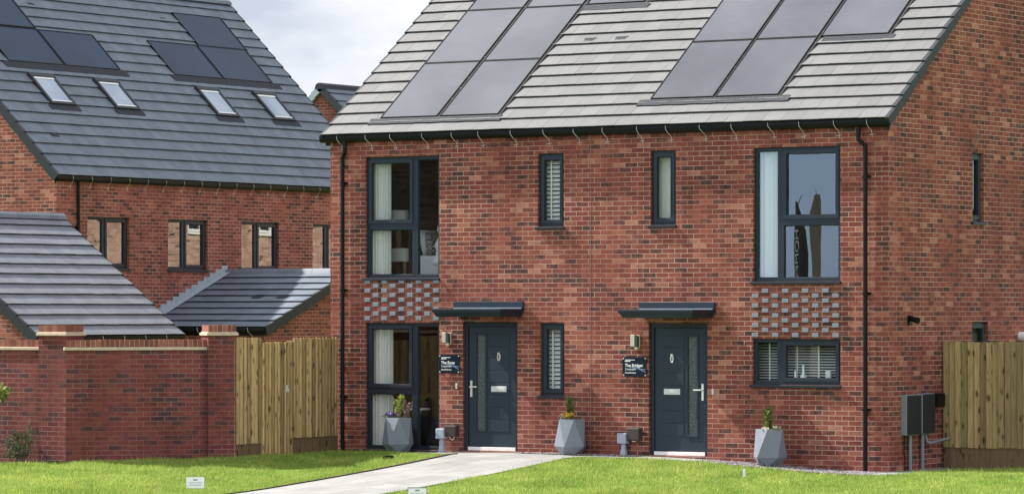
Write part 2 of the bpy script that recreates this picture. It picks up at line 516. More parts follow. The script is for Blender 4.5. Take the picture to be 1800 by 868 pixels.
def panel_mat(name, base, ior=1.6, coat=.6):
    m, nt, b = newmat(name)
    lk = nt.links.new
    g = N(nt, 'ShaderNodeNewGeometry')
    mp = N(nt, 'ShaderNodeMapping', {'Scale': (2.0, 2.0, 60.0)})
    lk(g.outputs['Position'], mp.inputs['Vector'])
    no = N(nt, 'ShaderNodeTexNoise', {'Scale': 2.0, 'Detail': 5, 'Roughness': .7})
    lk(mp.outputs['Vector'], no.inputs['Vector'])
    r = ramp(nt, [(.3, tuple(c * .84 for c in base)), (.7, tuple(c * 1.16 for c in base))])
    lk(no.outputs['Fac'], r.inputs['Fac'])
    big = N(nt, 'ShaderNodeTexNoise', {'Scale': .55, 'Detail': 3, 'Roughness': .5})  # broad tone changes stand in for uneven reflections, put into the colour
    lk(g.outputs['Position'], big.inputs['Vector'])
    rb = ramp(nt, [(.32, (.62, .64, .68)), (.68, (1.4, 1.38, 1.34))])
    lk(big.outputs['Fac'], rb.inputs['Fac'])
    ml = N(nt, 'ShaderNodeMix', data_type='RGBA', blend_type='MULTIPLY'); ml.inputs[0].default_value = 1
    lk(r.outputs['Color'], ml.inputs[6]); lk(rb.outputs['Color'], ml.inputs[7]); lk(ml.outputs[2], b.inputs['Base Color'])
    b.inputs['Roughness'].default_value = .34
    b.inputs['IOR'].default_value = ior
    b.inputs['Coat Weight'].default_value = coat
    b.inputs['Coat Roughness'].default_value = .22
    return m
M_pvSun = panel_mat('solar_glass_sunlit', (.056, .060, .074), 1.5, .3)  # paler copy: sun sheen on the main roof put into the base colour
M_pvShade = panel_mat('solar_glass_unlit', (.005, .018, .052), 1.26, .06)  # darker copy: the left roof's lack of sun put into the base colour

def wood_mat(name, c0, c1, c2):
    m, nt, b = newmat(name)
    lk = nt.links.new
    g = N(nt, 'ShaderNodeNewGeometry')
    mp = N(nt, 'ShaderNodeMapping', {'Scale': (22, 22, 1.6)})
    sh = N(nt, 'ShaderNodeVectorMath', operation='ADD')
    mr = N(nt, 'ShaderNodeMath', operation='MULTIPLY'); mr.inputs[1].default_value = 37.0
    lk(g.outputs['Random Per Island'], mr.inputs[0])
    lk(g.outputs['Position'], sh.inputs[0]); lk(mr.outputs['Value'], sh.inputs[1])
    lk(sh.outputs['Vector'], mp.inputs['Vector'])
    no = N(nt, 'ShaderNodeTexNoise', {'Scale': 1.5, 'Detail': 6, 'Roughness': .65, 'Distortion': .6})
    lk(mp.outputs['Vector'], no.inputs['Vector'])
    r = ramp(nt, [(.28, c0), (.55, c1), (.78, c2)])
    lk(no.outputs['Fac'], r.inputs['Fac'])
    # knots
    mk = N(nt, 'ShaderNodeMapping', {'Scale': (10, 10, 4.2)})
    lk(sh.outputs['Vector'], mk.inputs['Vector'])
    vo = N(nt, 'ShaderNodeTexVoronoi', {'Scale': 1.0, 'Randomness': 1.0})
    lk(mk.outputs['Vector'], vo.inputs['Vector'])
    rk = ramp(nt, [(.13, (.16, .11, .08)), (.30, (1, 1, 1))])
    lk(vo.outputs['Distance'], rk.inputs['Fac'])
    mul = N(nt, 'ShaderNodeMix', data_type='RGBA', blend_type='MULTIPLY'); mul.inputs[0].default_value = .85
    lk(r.outputs['Color'], mul.inputs[6]); lk(rk.outputs['Color'], mul.inputs[7])
    ri = ramp(nt, [(0, (.60, .58, .55)), (1, (1.42, 1.38, 1.30))])
    lk(g.outputs['Random Per Island'], ri.inputs['Fac'])
    mul2 = N(nt, 'ShaderNodeMix', data_type='RGBA', blend_type='MULTIPLY'); mul2.inputs[0].default_value = 1
    lk(mul.outputs[2], mul2.inputs[6]); lk(ri.outputs['Color'], mul2.inputs[7])
    lk(mul2.outputs[2], b.inputs['Base Color'])
    b.inputs['Roughness'].default_value = .85
    b.inputs['Specular IOR Level'].default_value = .2
    bp = N(nt, 'ShaderNodeBump', {'Strength': .4, 'Distance': .004})
    lk(no.outputs['Fac'], bp.inputs['Height']); lk(bp.outputs['Normal'], b.inputs['Normal'])
    return m
M_wood = wood_mat('treated_softwood', (.25, .165, .086), (.46, .33, .172), (.57, .425, .245))
M_woodR = wood_mat('treated_softwood_olive', (.17, .122, .062), (.30, .222, .114), (.385, .295, .165))
M_board = wood_mat('gravel_board_timber', (.10, .066, .040), (.165, .11, .064), (.21, .145, .086))

def leaf_mat(name, c0, c1, mid=None, trans=.35, lo=(.72, .76, .7), hi=(1.25, 1.2, 1.1), ns=.9):
    m = bpy.data.materials.new(name)
    m.use_nodes = True
    nt = m.node_tree
    nt.nodes.clear()
    lk = nt.links.new
    o = N(nt, 'ShaderNodeOutputMaterial')
    g = N(nt, 'ShaderNodeNewGeometry')
    r = ramp(nt, [(0, c0), (1, c1)] if mid is None else [(0, c0), (.55, mid), (1, c1)])
    lk(g.outputs['Random Per Island'], r.inputs['Fac'])
    no = N(nt, 'ShaderNodeTexNoise', {'Scale': ns, 'Detail': 6, 'Roughness': .72})
    lk(g.outputs['Position'], no.inputs['Vector'])
    r2 = ramp(nt, [(.33, lo), (.67, hi)])
    lk(no.outputs['Fac'], r2.inputs['Fac'])
    mul = N(nt, 'ShaderNodeMix', data_type='RGBA', blend_type='MULTIPLY'); mul.inputs[0].default_value = 1
    lk(r.outputs['Color'], mul.inputs[6]); lk(r2.outputs['Color'], mul.inputs[7])
    d = N(nt, 'ShaderNodeBsdfPrincipled', {'Roughness': .55, 'Specular IOR Level': .3})
    t = N(nt, 'ShaderNodeBsdfTranslucent')
    mx = N(nt, 'ShaderNodeMixShader', {'Fac': trans})
    lk(mul.outputs[2], d.inputs['Base Color']); lk(mul.outputs[2], t.inputs['Color'])
    lk(d.outputs['BSDF'], mx.inputs[1]); lk(t.outputs['BSDF'], mx.inputs[2])
    lk(mx.outputs['Shader'], o.inputs['Surface'])
    return m
M_grass = leaf_mat('grass_blade', (.17, .265, .038), (.46, .54, .155), mid=(.285, .405, .080), trans=.4, lo=(.66, .74, .60), hi=(1.38, 1.20, 1.35), ns=1.3)
M_leafG = leaf_mat('box_leaf', (.06, .12, .025), (.20, .26, .05))
M_leafY = leaf_mat('yellow_green_leaf', (.16, .22, .04), (.42, .44, .12))
M_leafD = leaf_mat('grey_green_leaf', (.05, .075, .035), (.17, .19, .12))
M_leafV = leaf_mat('variegated_leaf', (.10, .17, .04), (.42, .40, .13))
M_twig = plain('dry_twig', (.20, .15, .11), .9)
M_flP = leaf_mat('purple_petal', (.12, .05, .22), (.22, .12, .42))
M_flY = leaf_mat('yellow_petal', (.62, .36, .03), (.75, .55, .10))
M_flW = leaf_mat('cream_petal', (.55, .50, .38), (.75, .72, .62))
M_flK = leaf_mat('dry_pink_petal', (.22, .15, .13), (.34, .25, .23))

# ------------------------------------------------------------------ the lie of the land
C0 = np.array([-10.1, -2.8]); DW = np.array([.6293, .7771]); NW = np.array([.7771, -.6293])
def gz(X, Y):
    X = np.asarray(X, dtype=float); Y = np.asarray(Y, dtype=float)
    zb = np.interp(X, [-40, -13, -10, -8, -6, -4, -2.5, -1, 0, 2, 40], [-.3, -.19, -.11, -.085, -.065, -.075, -.12, -.2, -.23, -.19, -.1])
    d = -Y - .9
    s = (X - C0[0]) * NW[0] + (Y - C0[1]) * NW[1] - .1
    k = np.clip((X + 9.5) / 2.0, 0, 1)
    e = np.maximum(0, np.where(k >= 1, d, np.minimum(d, s + k * 3)))
    e = np.where(k >= 1, np.maximum(d, 0), e)
    e = 9.0 * (1 - np.exp(-e / 9.0)) * 1.0 + .12 * np.minimum(e, 5)
    return zb - .08 * e

def gzf(x, y): return float(gz(x, y))

def sheet(xs, ys, off, name, mat, mask=None):
    xs = np.asarray(xs); ys = np.asarray(ys)
    GX, GY = np.meshgrid(xs, ys)
    GZ = gz(GX, GY) + off
    me = bpy.data.meshes.new(name)
    nx, ny = len(xs), len(ys)
    vs = np.stack([GX.ravel(), GY.ravel(), GZ.ravel()], 1)
    fs = []
    for j in range(ny - 1):
        for i in range(nx - 1):
            if mask is None or mask((xs[i] + xs[i + 1]) / 2, (ys[j] + ys[j + 1]) / 2):
                fs.append((j * nx + i, j * nx + i + 1, (j + 1) * nx + i + 1, (j + 1) * nx + i))
    me.from_pydata(vs.tolist(), [], fs)
    me.update()
    box_uv(me, np.zeros(3))
    me.materials.append(mat)
    o = bpy.data.objects.new(name, me)
    COL.objects.link(o)
    return o

def ground_mat():
    m, nt, b = newmat('lawn_soil')
    lk = nt.links.new
    g = N(nt, 'ShaderNodeNewGeometry')
    no = N(nt, 'ShaderNodeTexNoise', {'Scale': 6.0, 'Detail': 8, 'Roughness': .7})
    lk(g.outputs['Position'], no.inputs['Vector'])
    r = ramp(nt, [(.3, (.08, .13, .02)), (.6, (.16, .24, .035)), (.8, (.21, .28, .055))])
    lk(no.outputs['Fac'], r.inputs['Fac']); lk(r.outputs['Color'], b.inputs['Base Color'])
    b.inputs['Roughness'].default_value = .95
    b.inputs['Specular IOR Level'].default_value = .1
    bp = N(nt, 'ShaderNodeBump', {'Strength': .8, 'Distance': .03})
    lk(no.outputs['Fac'], bp.inputs['Height']); lk(bp.outputs['Normal'], b.inputs['Normal'])
    return m
M_ground = ground_mat()
gx = np.concatenate([[-900, -300, -120, -60, -35], np.arange(-24, 10.01, .5), [14, 20, 35, 60, 120, 300, 900]])
gy = np.concatenate([[-900, -300, -120, -70, -45, -30, -22, -16], np.arange(-12, 6.01, .5), [9, 14, 22, 40, 80, 300, 900]])
tag(sheet(gx, gy, 0.0, 'ground', M_ground), kind='structure')

def slab_mat():
    m, nt, b = newmat('pale_paving_slab')
    lk = nt.links.new
    g = N(nt, 'ShaderNodeNewGeometry')
    br = N(nt, 'ShaderNodeTexBrick', {'Scale': 1.0, 'Mortar Size': .004, 'Mortar Smooth': .2, 'Brick Width': .6, 'Row Height': .45,
                                      'Color1': (.225, .223, .22, 1), 'Color2': (.285, .282, .275, 1), 'Mortar': (.11, .11, .108, 1)}, offset=.5)
    mp = N(nt, 'ShaderNodeMapping', {'Rotation': (0, 0, R(90))})
    lk(g.outputs['Position'], mp.inputs['Vector']); lk(mp.outputs['Vector'], br.inputs['Vector'])
    no = N(nt, 'ShaderNodeTexNoise', {'Scale': 2.6, 'Detail': 9, 'Roughness': .74})
    lk(g.outputs['Position'], no.inputs['Vector'])
    r = ramp(nt, [(.3, (.76, .75, .73)), (.7, (1.14, 1.14, 1.14))])
    lk(no.outputs['Fac'], r.inputs['Fac'])
    mul = N(nt, 'ShaderNodeMix', data_type='RGBA', blend_type='MULTIPLY'); mul.inputs[0].default_value = 1
    lk(br.outputs['Color'], mul.inputs[6]); lk(r.outputs['Color'], mul.inputs[7])
    lk(mul.outputs[2], b.inputs['Base Color'])
    b.inputs['Roughness'].default_value = .85
    return m
M_slab = slab_mat()
PXL, PXR = -7.25, -5.06
LAWN_L = [(-7.33, -.84), (-7.9, -.55), (-8.6, -.42), (-9.4, -.36), (-10.05, -.2), (-10.05, -2.8), (-10.35, -3.2), (-11.82, -4.98), (-12.1, -5.3), (-13.0, -5.75),
          (-16, -6.2), (-16, -12), (PXL, -12)]
LAWN_R = [(PXR, -1.12), (-4.85, -.8), (-4.55, -.66), (-3.6, -.64), (-2.9, -.72), (-2.1, -.79), (-1.2, -.89), (.30, -.96), (.46, -.6), (.46, 1.72), (9, 1.72), (9, -12), (PXR, -12)]
def inpoly(px, py, poly):
    px = np.asarray(px); py = np.asarray(py)
    ins = np.zeros(px.shape, bool)
    n = len(poly)
    for i in range(n):
        x0, y0 = poly[i]; x1, y1 = poly[(i + 1) % n]
        if y0 == y1: continue
        c = ((y0 > py) != (y1 > py)) & (px < (x1 - x0) * (py - y0) / (y1 - y0) + x0)
        ins ^= c
    return ins

# the street in front of the gardens
M_road = plain('asphalt', (.055, .055, .057), .9, var=.25, nscale=60, bump=.4)
M_kerbside = plain('concrete_paving', (.22, .215, .205), .9, var=.15, nscale=8)
xs_r = [-60, -40, -30, -20, -10, 0, 10, 20, 40, 60]
tag(sheet(xs_r, np.arange(-22.5, -14.9, 1.5), .03, 'road', M_road), kind='structure')
tag(sheet(xs_r, np.arange(-15.0, -12.4, .5), .14, 'pavement', M_kerbside), kind='structure')
tag(sheet(xs_r, np.arange(-29.0, -22.4, 1.3), .14, 'forecourt', M_kerbside), kind='structure')
# turf edge standing proud of the path
for poly in ([(PXL_, -.86) for PXL_ in (-7.25,)],):
    ed = MB()
    ys = np.arange(-12, -.85, .15)
    for y in ys:
        za, zb_ = gzf(-7.25, y), gzf(-7.25, y + .15)
        ed.poly([(-7.252, y, za - .02), (-7.252, y + .15, zb_ - .02), (-7.262, y + .15, zb_ + .035), (-7.262, y, za + .035)])
        ed.poly([(-7.262, y, za + .035), (-7.262, y + .15, zb_ + .035), (-7.5, y + .15, zb_ + .002), (-7.5, y, za + .002)])
    tag(ed.build('turf_edge', plain('turf_edge_soil', (.035, .03, .016), .95, var=.4, nscale=30), loc=(-7.3, -6, -.4)), kind='structure')

# path: the straight walk, the landing in front of both doors
def pathmask(x, y):
    if y > -.02: return False
    if PXL < x < PXR: return True
    if -8.75 < x <= PXL and y > -.95: return not bool(inpoly(np.array([x]), np.array([y]), LAWN_L)[0])
    if PXR <= x < -2.95 and y > -1.0: return not bool(inpoly(np.array([x]), np.array([y]), LAWN_R)[0])
    return False
px = np.sort(np.unique(np.concatenate([np.arange(-8.8, -2.9, .05), [PXL, PXR]])))
py = np.sort(np.concatenate([np.arange(-12, -1.2, .4), np.arange(-1.2, .001, .05)]))
tag(sheet(px, py, .018, 'path', M_slab, pathmask), kind='structure')
mb = MB()
for (x0, x1, y0, y1) in ((.02, .44, -.75, 1.7),):
    for i in range(4):
        ya, yb_ = y0 + (y1 - y0) * i / 4 + .004, y0 + (y1 - y0) * (i + 1) / 4 - .004
        mb.box(x0, x1, ya, yb_, gzf(.2, (ya + yb_) / 2) - .05, gzf(.2, (ya + yb_) / 2) + .02)
pav = mb.build('side_path', plain('grey_slab', (.23, .24, .26), .85, nscale=8), loc=(.2, .4, -.22))
tag(pav, kind='structure')

# ------------------------------------------------------------------ builders for building parts
def wall_grid(mb, O, U, Nn, u0, u1, z0, z1, holes=(), depth=.11):
    """brick skin in the plane O,U,Z with real openings (u0,u1,z0,z1) and reveals going inwards"""
    O = V(O)
    us = sorted({u0, u1, *[h[0] for h in holes], *[h[1] for h in holes]})
    zs = sorted({z0, z1, *[h[2] for h in holes], *[h[3] for h in holes]})
    us = [u for u in us if u0 <= u <= u1]; zs = [z for z in zs if z0 <= z <= z1]
    P = lambda u, d, z: O + U * u + Nn * d + Z_ * z
    for i in range(len(us) - 1):
        for j in range(len(zs) - 1):
            cu, cz = (us[i] + us[i + 1]) / 2, (zs[j] + zs[j + 1]) / 2
            if any(h[0] < cu < h[1] and h[2] < cz < h[3] for h in holes): continue
            q = [P(us[i], 0, zs[j]), P(us[i + 1], 0, zs[j]), P(us[i + 1], 0, zs[j + 1]), P(us[i], 0, zs[j + 1])]
            if (q[1] - q[0]).cross(q[2] - q[1]).dot(Nn) < 0: q = q[::-1]
            mb.poly(q)
    for (a, b, c, d) in holes:
        for (p0, p1) in (((a, c), (a, d)), ((b, d), (b, c)), ((a, d), (b, d)), ((b, c), (a, c))):
            mb.poly([P(p0[0], 0, p0[1]), P(p1[0], 0, p1[1]), P(p1[0], -depth, p1[1]), P(p0[0], -depth, p0[1])])

def window(parent, O, U, Nn, w, h, cells, sill=True, recess=.055, glass=None, mat=None, frame=.055, trickle=False):
    """cells: (u0,u1,z0,z1,opening) as fractions/metres from the bottom-left of the opening"""
    mat = mat or M_anth
    glass = glass or M_glass
    O = V(O)
    mb = MB()
    D0, D1 = -recess - .07, -recess
    panes = []
    def ring(u0, u1, z0, z1, t, d0, d1):
        mb.box3(O, U, Nn, Z_, u0, u1, d0, d1, z0, z0 + t)
        mb.box3(O, U, Nn, Z_, u0, u1, d0, d1, z1 - t, z1)
        mb.box3(O, U, Nn, Z_, u0, u0 + t, d0, d1, z0 + t, z1 - t)
        mb.box3(O, U, Nn, Z_, u1 - t, u1, d0, d1, z0 + t, z1 - t)
    for (u0, u1, z0, z1, op) in cells:
        t = frame
        ring(u0, u1, z0, z1, t, D0, D1)
        g0 = D0 + .03
        if op:
            a = t - .012
            ring(u0 + a, u1 - a, z0 + a, z1 - a, .058, D0 + .01, D1 + .016)
            t = a + .058
        # slim glazing bead
        ring(u0 + t, u1 - t, z0 + t, z1 - t, .010, D0 + .035, D1 - (.004 if op else .012))
        t += .006
        panes.append((u0 + t, u1 - t, z0 + t, z1 - t, g0 + .012))
    ob = mb.build('window', mat, parent, bevel=.004)
    for (a, b, c, d, g) in panes:
        m2 = MB()
        P = lambda u, dd, z: O + U * u + Nn * dd + Z_ * z
        m2.poly([P(a, g, c), P(b, g, c), P(b, g, d), P(a, g, d)])
        m2.build('pane', glass, ob)
    if sill:
        m3 = MB()
        m3.box3(O, U, Nn, Z_, -.035, w + .02, -recess - .02, .04, -.042, -.003)
        m3.build('sill', mat, ob, bevel=.005)
    return ob

def tiles(mb, O, E, S, Nn, L, SL, gauge=.3, tw=.33, t=.048, jit=.002):
    O = V(O)
    rows = int(round(SL / gauge))
    g = SL / rows
    for r in range(rows):
        s0, s1 = r * g, (r + 1) * g
        off = (tw / 2 if r % 2 else 0)
        e = -off
        while e < L:
            a, b = max(0, e) + .0016, min(L, e + tw) - .0016
            e += tw
            if b - a < .02: continue
            j0, j1 = random.uniform(-jit, jit), random.uniform(-jit, jit)
            js = random.uniform(-.003, .003)
            P = lambda x, s, n: O + E * x + S * s + Nn * n
            k = .015
            q = [P(a, s0 + js, t + j0), P(b, s0 + js, t + j1), P(b, s1 + .03, .012), P(a, s1 + .03, .012),
                 P(a, s0 + js + .004, t - k + j0), P(b, s0 + js + .004, t - k + j1), P(b, s1 + .03, -.002), P(a, s1 + .03, -.002)]
            bi = len(mb.v)
            mb.v += [tuple(p) for p in q]
            for f in ((0, 1, 2, 3), (4, 5, 1, 0), (5, 6, 2, 1), (7, 4, 0, 3), (4, 7, 6, 5)):
                mb.f.append(tuple(bi + kk for kk in f))

def roof_slope(parent, O, E, S, Nn, L, SL, mat, name='roof', **k):
    mb = MB()
    tiles(mb, O, E, S, Nn, L, SL, **k)
    ob = mb.build(name, mat, parent, uv=False)
    m2 = MB()
    P = lambda x, s, n: V(O) + E * x + S * s + Nn * n
    m2.poly([P(0, 0, -.004), P(L, 0, -.004), P(L, SL, -.004), P(0, SL, -.004)])
    m2.build('underlay', M_under, ob)
    return ob

def verge(roof, O, E, S, Nn, e0, e1, SL, gauge, mat=None, drop=.15):
    """one plastic verge unit per course, stepped with the tiles"""
    mb = MB()
    rows = int(round(SL / gauge)); g = SL / rows
    for r in range(rows):
        a = .055 if r else .0
        P = lambda x, s, n: V(O) + E * x + S * s + Nn * n
        s0, s1 = r * g - .015, (r + 1) * g - .018
        q = [P(e0, s0, -drop + .02), P(e1, s0, -drop + .02), P(e1, s1, -drop), P(e0, s1, -drop),
             P(e0, s0, .046), P(e1, s0, .046), P(e1, s1, .020), P(e0, s1, .020)]
        bi = len(mb.v); mb.v += [tuple(p) for p in q]
        for f in ((0, 3, 2, 1), (4, 5, 6, 7), (0, 1, 5, 4), (2, 3, 7, 6), (0, 4, 7, 3), (1, 2, 6, 5)):
            mb.f.append(tuple(bi + k for k in f))
    return mb.build('verge', mat or M_verge, roof)

def ridge(roof, A, B, r, mat, down=.08):
    A, B = V(A), V(B)
    D = (B - A); L = D.length; D.normalize()
    side = D.cross(Z_).normalized()
    mb = MB()
    n = max(1, int(L / .45))
    for i in range(n):
        a, b = L * i / n, L * (i + 1) / n - .006
        prof = [(-r, -down), (-r * .75, -.01), (-r * .3, .035), (r * .3, .035), (r * .75, -.01), (r, -down)]
        mb.prism(prof, A, side, Z_, D, a, b)
    return mb.build('ridge', mat, roof)

def gutter(parent, O, U, Nn, u0, u1, z, r=.062):
    mb = MB()
    prof = [(-.005, .008), (-.005, -.03)]
    for k in range(7):
        a = math.pi * k / 6
        prof.append((.06 - r * math.cos(a), -.03 - .075 * math.sin(a)))
    prof += [(.06 + r, .010), (.06 + r - .012, .010)]
    mb.prism(prof, V(O) + Z_ * z, Nn, Z_, U, u0, u1)
    # fascia board behind it
    mb.box3(V(O) + Z_ * z, U, Nn, Z_, u0 + .04, u1 - .04, -.01, -.006 + .004, -.15, .02)
    return mb.build('gutter', M_black, parent)

def gutter_clips(parent, O, U, Nn, us, z):
    for u in us:
        mb = MB()
        b = V(O) + U * u + Z_ * z
        j = random.uniform(-.015, .015)
        mb.tube([b + Nn * .125 + Z_ * .01, b + Nn * .135 - Z_ * .05 + U * .01, b + Nn * .10 - Z_ * .105 + U * (.035 + j), b + Nn * .03 - Z_ * .15 + U * (.05 + j),
                 b + Nn * .012 - Z_ * .25 + U * (.055 + j)], .0032, 5)
        mb.tube([b + Nn * .01 - Z_ * .215 + U * (.0 + j), b + Nn * .012 - Z_ * .205 + U * (.09 + j)], .003, 4)
        mb.build('gutter_clip', M_white, parent)

def downpipe(parent, O, U, Nn, u, z0, ztop, swan=-.055, r=.034):
    mb = MB()
    b = V(O) + U * u
    d = .052
    if swan:
        pts = [b + U * swan + Nn * .085 + Z_ * ztop, b + U * swan + Nn * .085 + Z_ * (ztop - .19), b + Nn * d + Z_ * (ztop - .29), b + Nn * d + Z_ * z0]
    else:
        pts = [b + Nn * d + Z_ * ztop, b + Nn * d + Z_ * z0]
    mb.tube(pts, r, 12)
    for z in np.arange(z0 + .9, ztop - .5, 1.75):
        mb.tube([b + Nn * d + Z_ * z, b + Nn * d + Z_ * (z + .05)], r + .008, 12)
        mb.box3(b, U, Nn, Z_, -.075, .075, 0, .02, z + .01, z + .04)
    return mb.build('downpipe', M_black, parent, smooth=False)

def solar_panel(parent, O, E, S, Nn, e0, e1, s0, s1, mat, h=.040, strip_w=.055):
    mb = MB()
    t = .014
    mb.box3(O, E, S, Nn, e0, e1, s0, s0 + t, h - .03, h + .022)
    mb.box3(O, E, S, Nn, e0, e1, s1 - t, s1, h - .03, h + .022)
    mb.box3(O, E, S, Nn, e0, e0 + t, s0 + t, s1 - t, h - .03, h + .022)
    mb.box3(O, E, S, Nn, e1 - t, e1, s0 + t, s1 - t, h - .03, h + .022)
    mb.box3(O, E, S, Nn, e0 + t, e1 - t, s0 + t, s1 - t, h - .03, h + .008)
    ob = mb.build('solar_panel', M_black, parent)
    m2 = MB()
    P = lambda x, s, n: V(O) + E * x + S * s + Nn * n
    m2.poly([P(e0 + t, s0 + t, h + .0125), P(e1 - t, s0 + t, h + .0125), P(e1 - t, s1 - t, h + .0125), P(e0 + t, s1 - t, h + .0125)])
    m2.build('cell_glass', mat, ob, uv=False)
    m3 = MB()
    m3.box3(O, E, S, Nn, e1 + .001, e1 + strip_w, s0 - .02, s1, .0, .047)  # flat dark strip along the right edge of the panel
    m3.build('dark_strip', M_under, ob)
    return ob

def flashing(roof, O, E, S, Nn, e0, e1, s0, s1, mat=None, n=.05):
    mb = MB()
    P = lambda x, s, k: V(O) + E * x + S * s + Nn * k
    k = max(2, int((e1 - e0) / .12))
    for i in range(k):
        a, b = e0 + (e1 - e0) * i / k, e0 + (e1 - e0) * (i + 1) / k
        w0, w1 = .006 * math.sin(i * 1.7), .006 * math.sin((i + 1) * 1.7)
        mb.poly([P(a, s0 + w0, n - .008), P(b, s0 + w1, n - .008), P(b, s1, n), P(a, s1, n)])
        mb.poly([P(a, s0 + w0, 0), P(b, s0 + w1, 0), P(b, s0 + w1, n - .008), P(a, s0 + w0, n - .008)])
    return mb.build('flashing', mat or M_lead, roof)

def vent_tile(roof, O, E, S, Nn, e, s, w=.2, h=.11):
    mb = MB()
    mb.box3(O, E, S, Nn, e - w / 2 - .02, e + w / 2 + .02, s - .03, s + h + .02, .012, .034)
    for i in range(6):
        mb.box3(O, E, S, Nn, e - w / 2 + i * w / 6 + .006, e - w / 2 + (i + 1) * w / 6 - .006, s, s + h, .03, .041)
    return mb.build('vent_tile', M_greybox, roof)

def skin_tri(mb, pts):
    mb.poly(pts)

def room(parent, x0, x1, y0, y1, z0, z1, openside, mat=None, name='interior_wall'):
    """plastered room behind a facade: five inner faces, the side towards the facade left to the brick skin"""
    mb = MB()
    c = [V((x, y, z)) for z in (z0, z1) for y in (y0, y1) for x in (x0, x1)]
    faces = {'-y': (0, 1, 5, 4), '+y': (2, 6, 7, 3), '-x': (0, 4, 6, 2), '+x': (1, 3, 7, 5), 'bot': (0, 2, 3, 1), 'top': (4, 5, 7, 6)}
    for k, q in faces.items():
        if k == openside: continue
        mb.poly([c[i] for i in q])
    return mb.build(name, mat or M_room, parent)

# ------------------------------------------------------------------ the main building: a pair of semi-detached houses
W = 10.28
house = thing('semi_detached_house', (-W / 2, 0, -.1), 'pair of semi-detached brick houses with pale tiled roof and two dark front doors', 'house')
FO, FU, FN = V((0, 0, 0)), X_, -Y_
SO, SU, SN = V((0, 0, 0)), Y_, X_
EAVE = 5.06
PIT = math.atan(.746)
RY, = (4.3,)
# openings on the front: x0,x1,z0,z1
op = dict(UL=(-9.58, -8.12, 2.745, 4.72), LL=(-9.58, -8.12, -.045, 2.015), nUL=(-6.235, -5.745, 3.545, 4.705), nUR=(-4.155, -3.693, 3.545, 4.705),
          nL=(-6.19, -5.734, .865, 2.022), UR=(-2.32, -.82, 2.66, 4.705), LR=(-2.335, -.815, 1.085, 1.785), DL=(-7.665, -6.616, -.03, 2.03), DR=(-4.185, -3.128, -.035, 2.02))
mb = MB()
wall_grid(mb, FO, FU, FN, -W, 0, -.6, EAVE, list(op.values()))
sop = dict(u=(2.86, 3.27, 3.60, 4.68), l=(2.85, 3.42, 1.0, 2.04))
GD = 2 * RY
mb.build('front_wall', M_brick, house)
mb = MB()
wall_grid(mb, SO, SU, SN, 0, GD, -.6, EAVE, list(sop.values()))
rz = EAVE + RY * .746 - .05
mb.poly([(0, 0, EAVE), (0, GD, EAVE), (0, RY, rz)])
mb.build('side_wall', M_brickG, house)
mb = MB()
wall_grid(mb, (-W, 0, 0), Y_, -X_, 0, GD, -.6, EAVE)
mb.poly([(-W, GD, EAVE), (-W, 0, EAVE), (-W, RY, rz)])
wall_grid(mb, (0, GD, 0), X_, Y_, -W, 0, -.6, EAVE)
mb.build('rear_wall', M_brickL, house)
# movement joint between the two houses
mb = MB()
mb.box(-5.256, -5.246, -.003, .02, -.2, 5.0)
mb.build('movement_joint', plain('mastic_joint', (.27, .15, .12), .8), house)

# windows on the front
def win(key, cells, **k):
    a, b, c, d = op[key]
    return window(house, (a, 0, c), FU, FN, b - a, d - c, cells, **k)
w_, h_ = 1.46, 1.975
win('UL', [(0, .955, .84, h_, 1), (0, .955, 0, .84, 0), (.955, w_, 0, h_, 0)])
win('LL', [(0, .945, .955, 2.06, 1), (0, .945, 0, .955, 0), (.945, w_, 0, 2.06, 0)], sill=False)
mb = MB(); mb.box(-9.6, -8.10, -.03, .09, -.085, -.047); mb.build('sill', M_anth, house, bevel=.004)
win('nUL', [(0, .49, 0, 1.16, 1)])
win('nUR', [(0, .462, 0, 1.16, 1)])
win('nL', [(0, .456, 0, 1.157, 1)])
win('UR', [(0, .455, 0, 2.045, 0), (.455, 1.5, .905, 2.045, 1), (.455, 1.5, 0, .905, 0)])
win('LR', [(0, .465, 0, .70, 0), (.465, 1.52, 0, .70, 1)])
for k, (a, b, c, d) in sop.items():
    window(house, (0, a, c), SU, SN, b - a, d - c, [(0, b - a, 0, d - c, 1)])

# dentil panels of projecting blue-grey headers
def dentils(x0, x1, rows_z, pitch):
    base = MB()
    base.box(x0 + .01, x1 - .01, .004, .02, min(r[0] for r in rows_z) - .03, max(r[0] for r in rows_z))
    panel = base.build('brick_panel', M_brick, house)
    for z, odd in rows_z:
        x = x0 + (pitch / 2 if odd else 0)
        while x + .1 < x1 + .02:
            j = random.uniform(-.003, .003)
            mb = MB()
            mb.box(x + j, x + .108 + j, -.032, .003, z - .031, z + .031)
            mb.build('projecting_brick', M_greyblock, panel, bevel=.003)
            x += pitch
dentils(-9.575, -8.12, [(2.09 + .075 * i, i % 2) for i in range(8)] + [(2.685, 0)], .3385)
dentils(-2.325, -.82, [(1.8425 + .075 * i, i % 2) for i in range(10)], .3475)

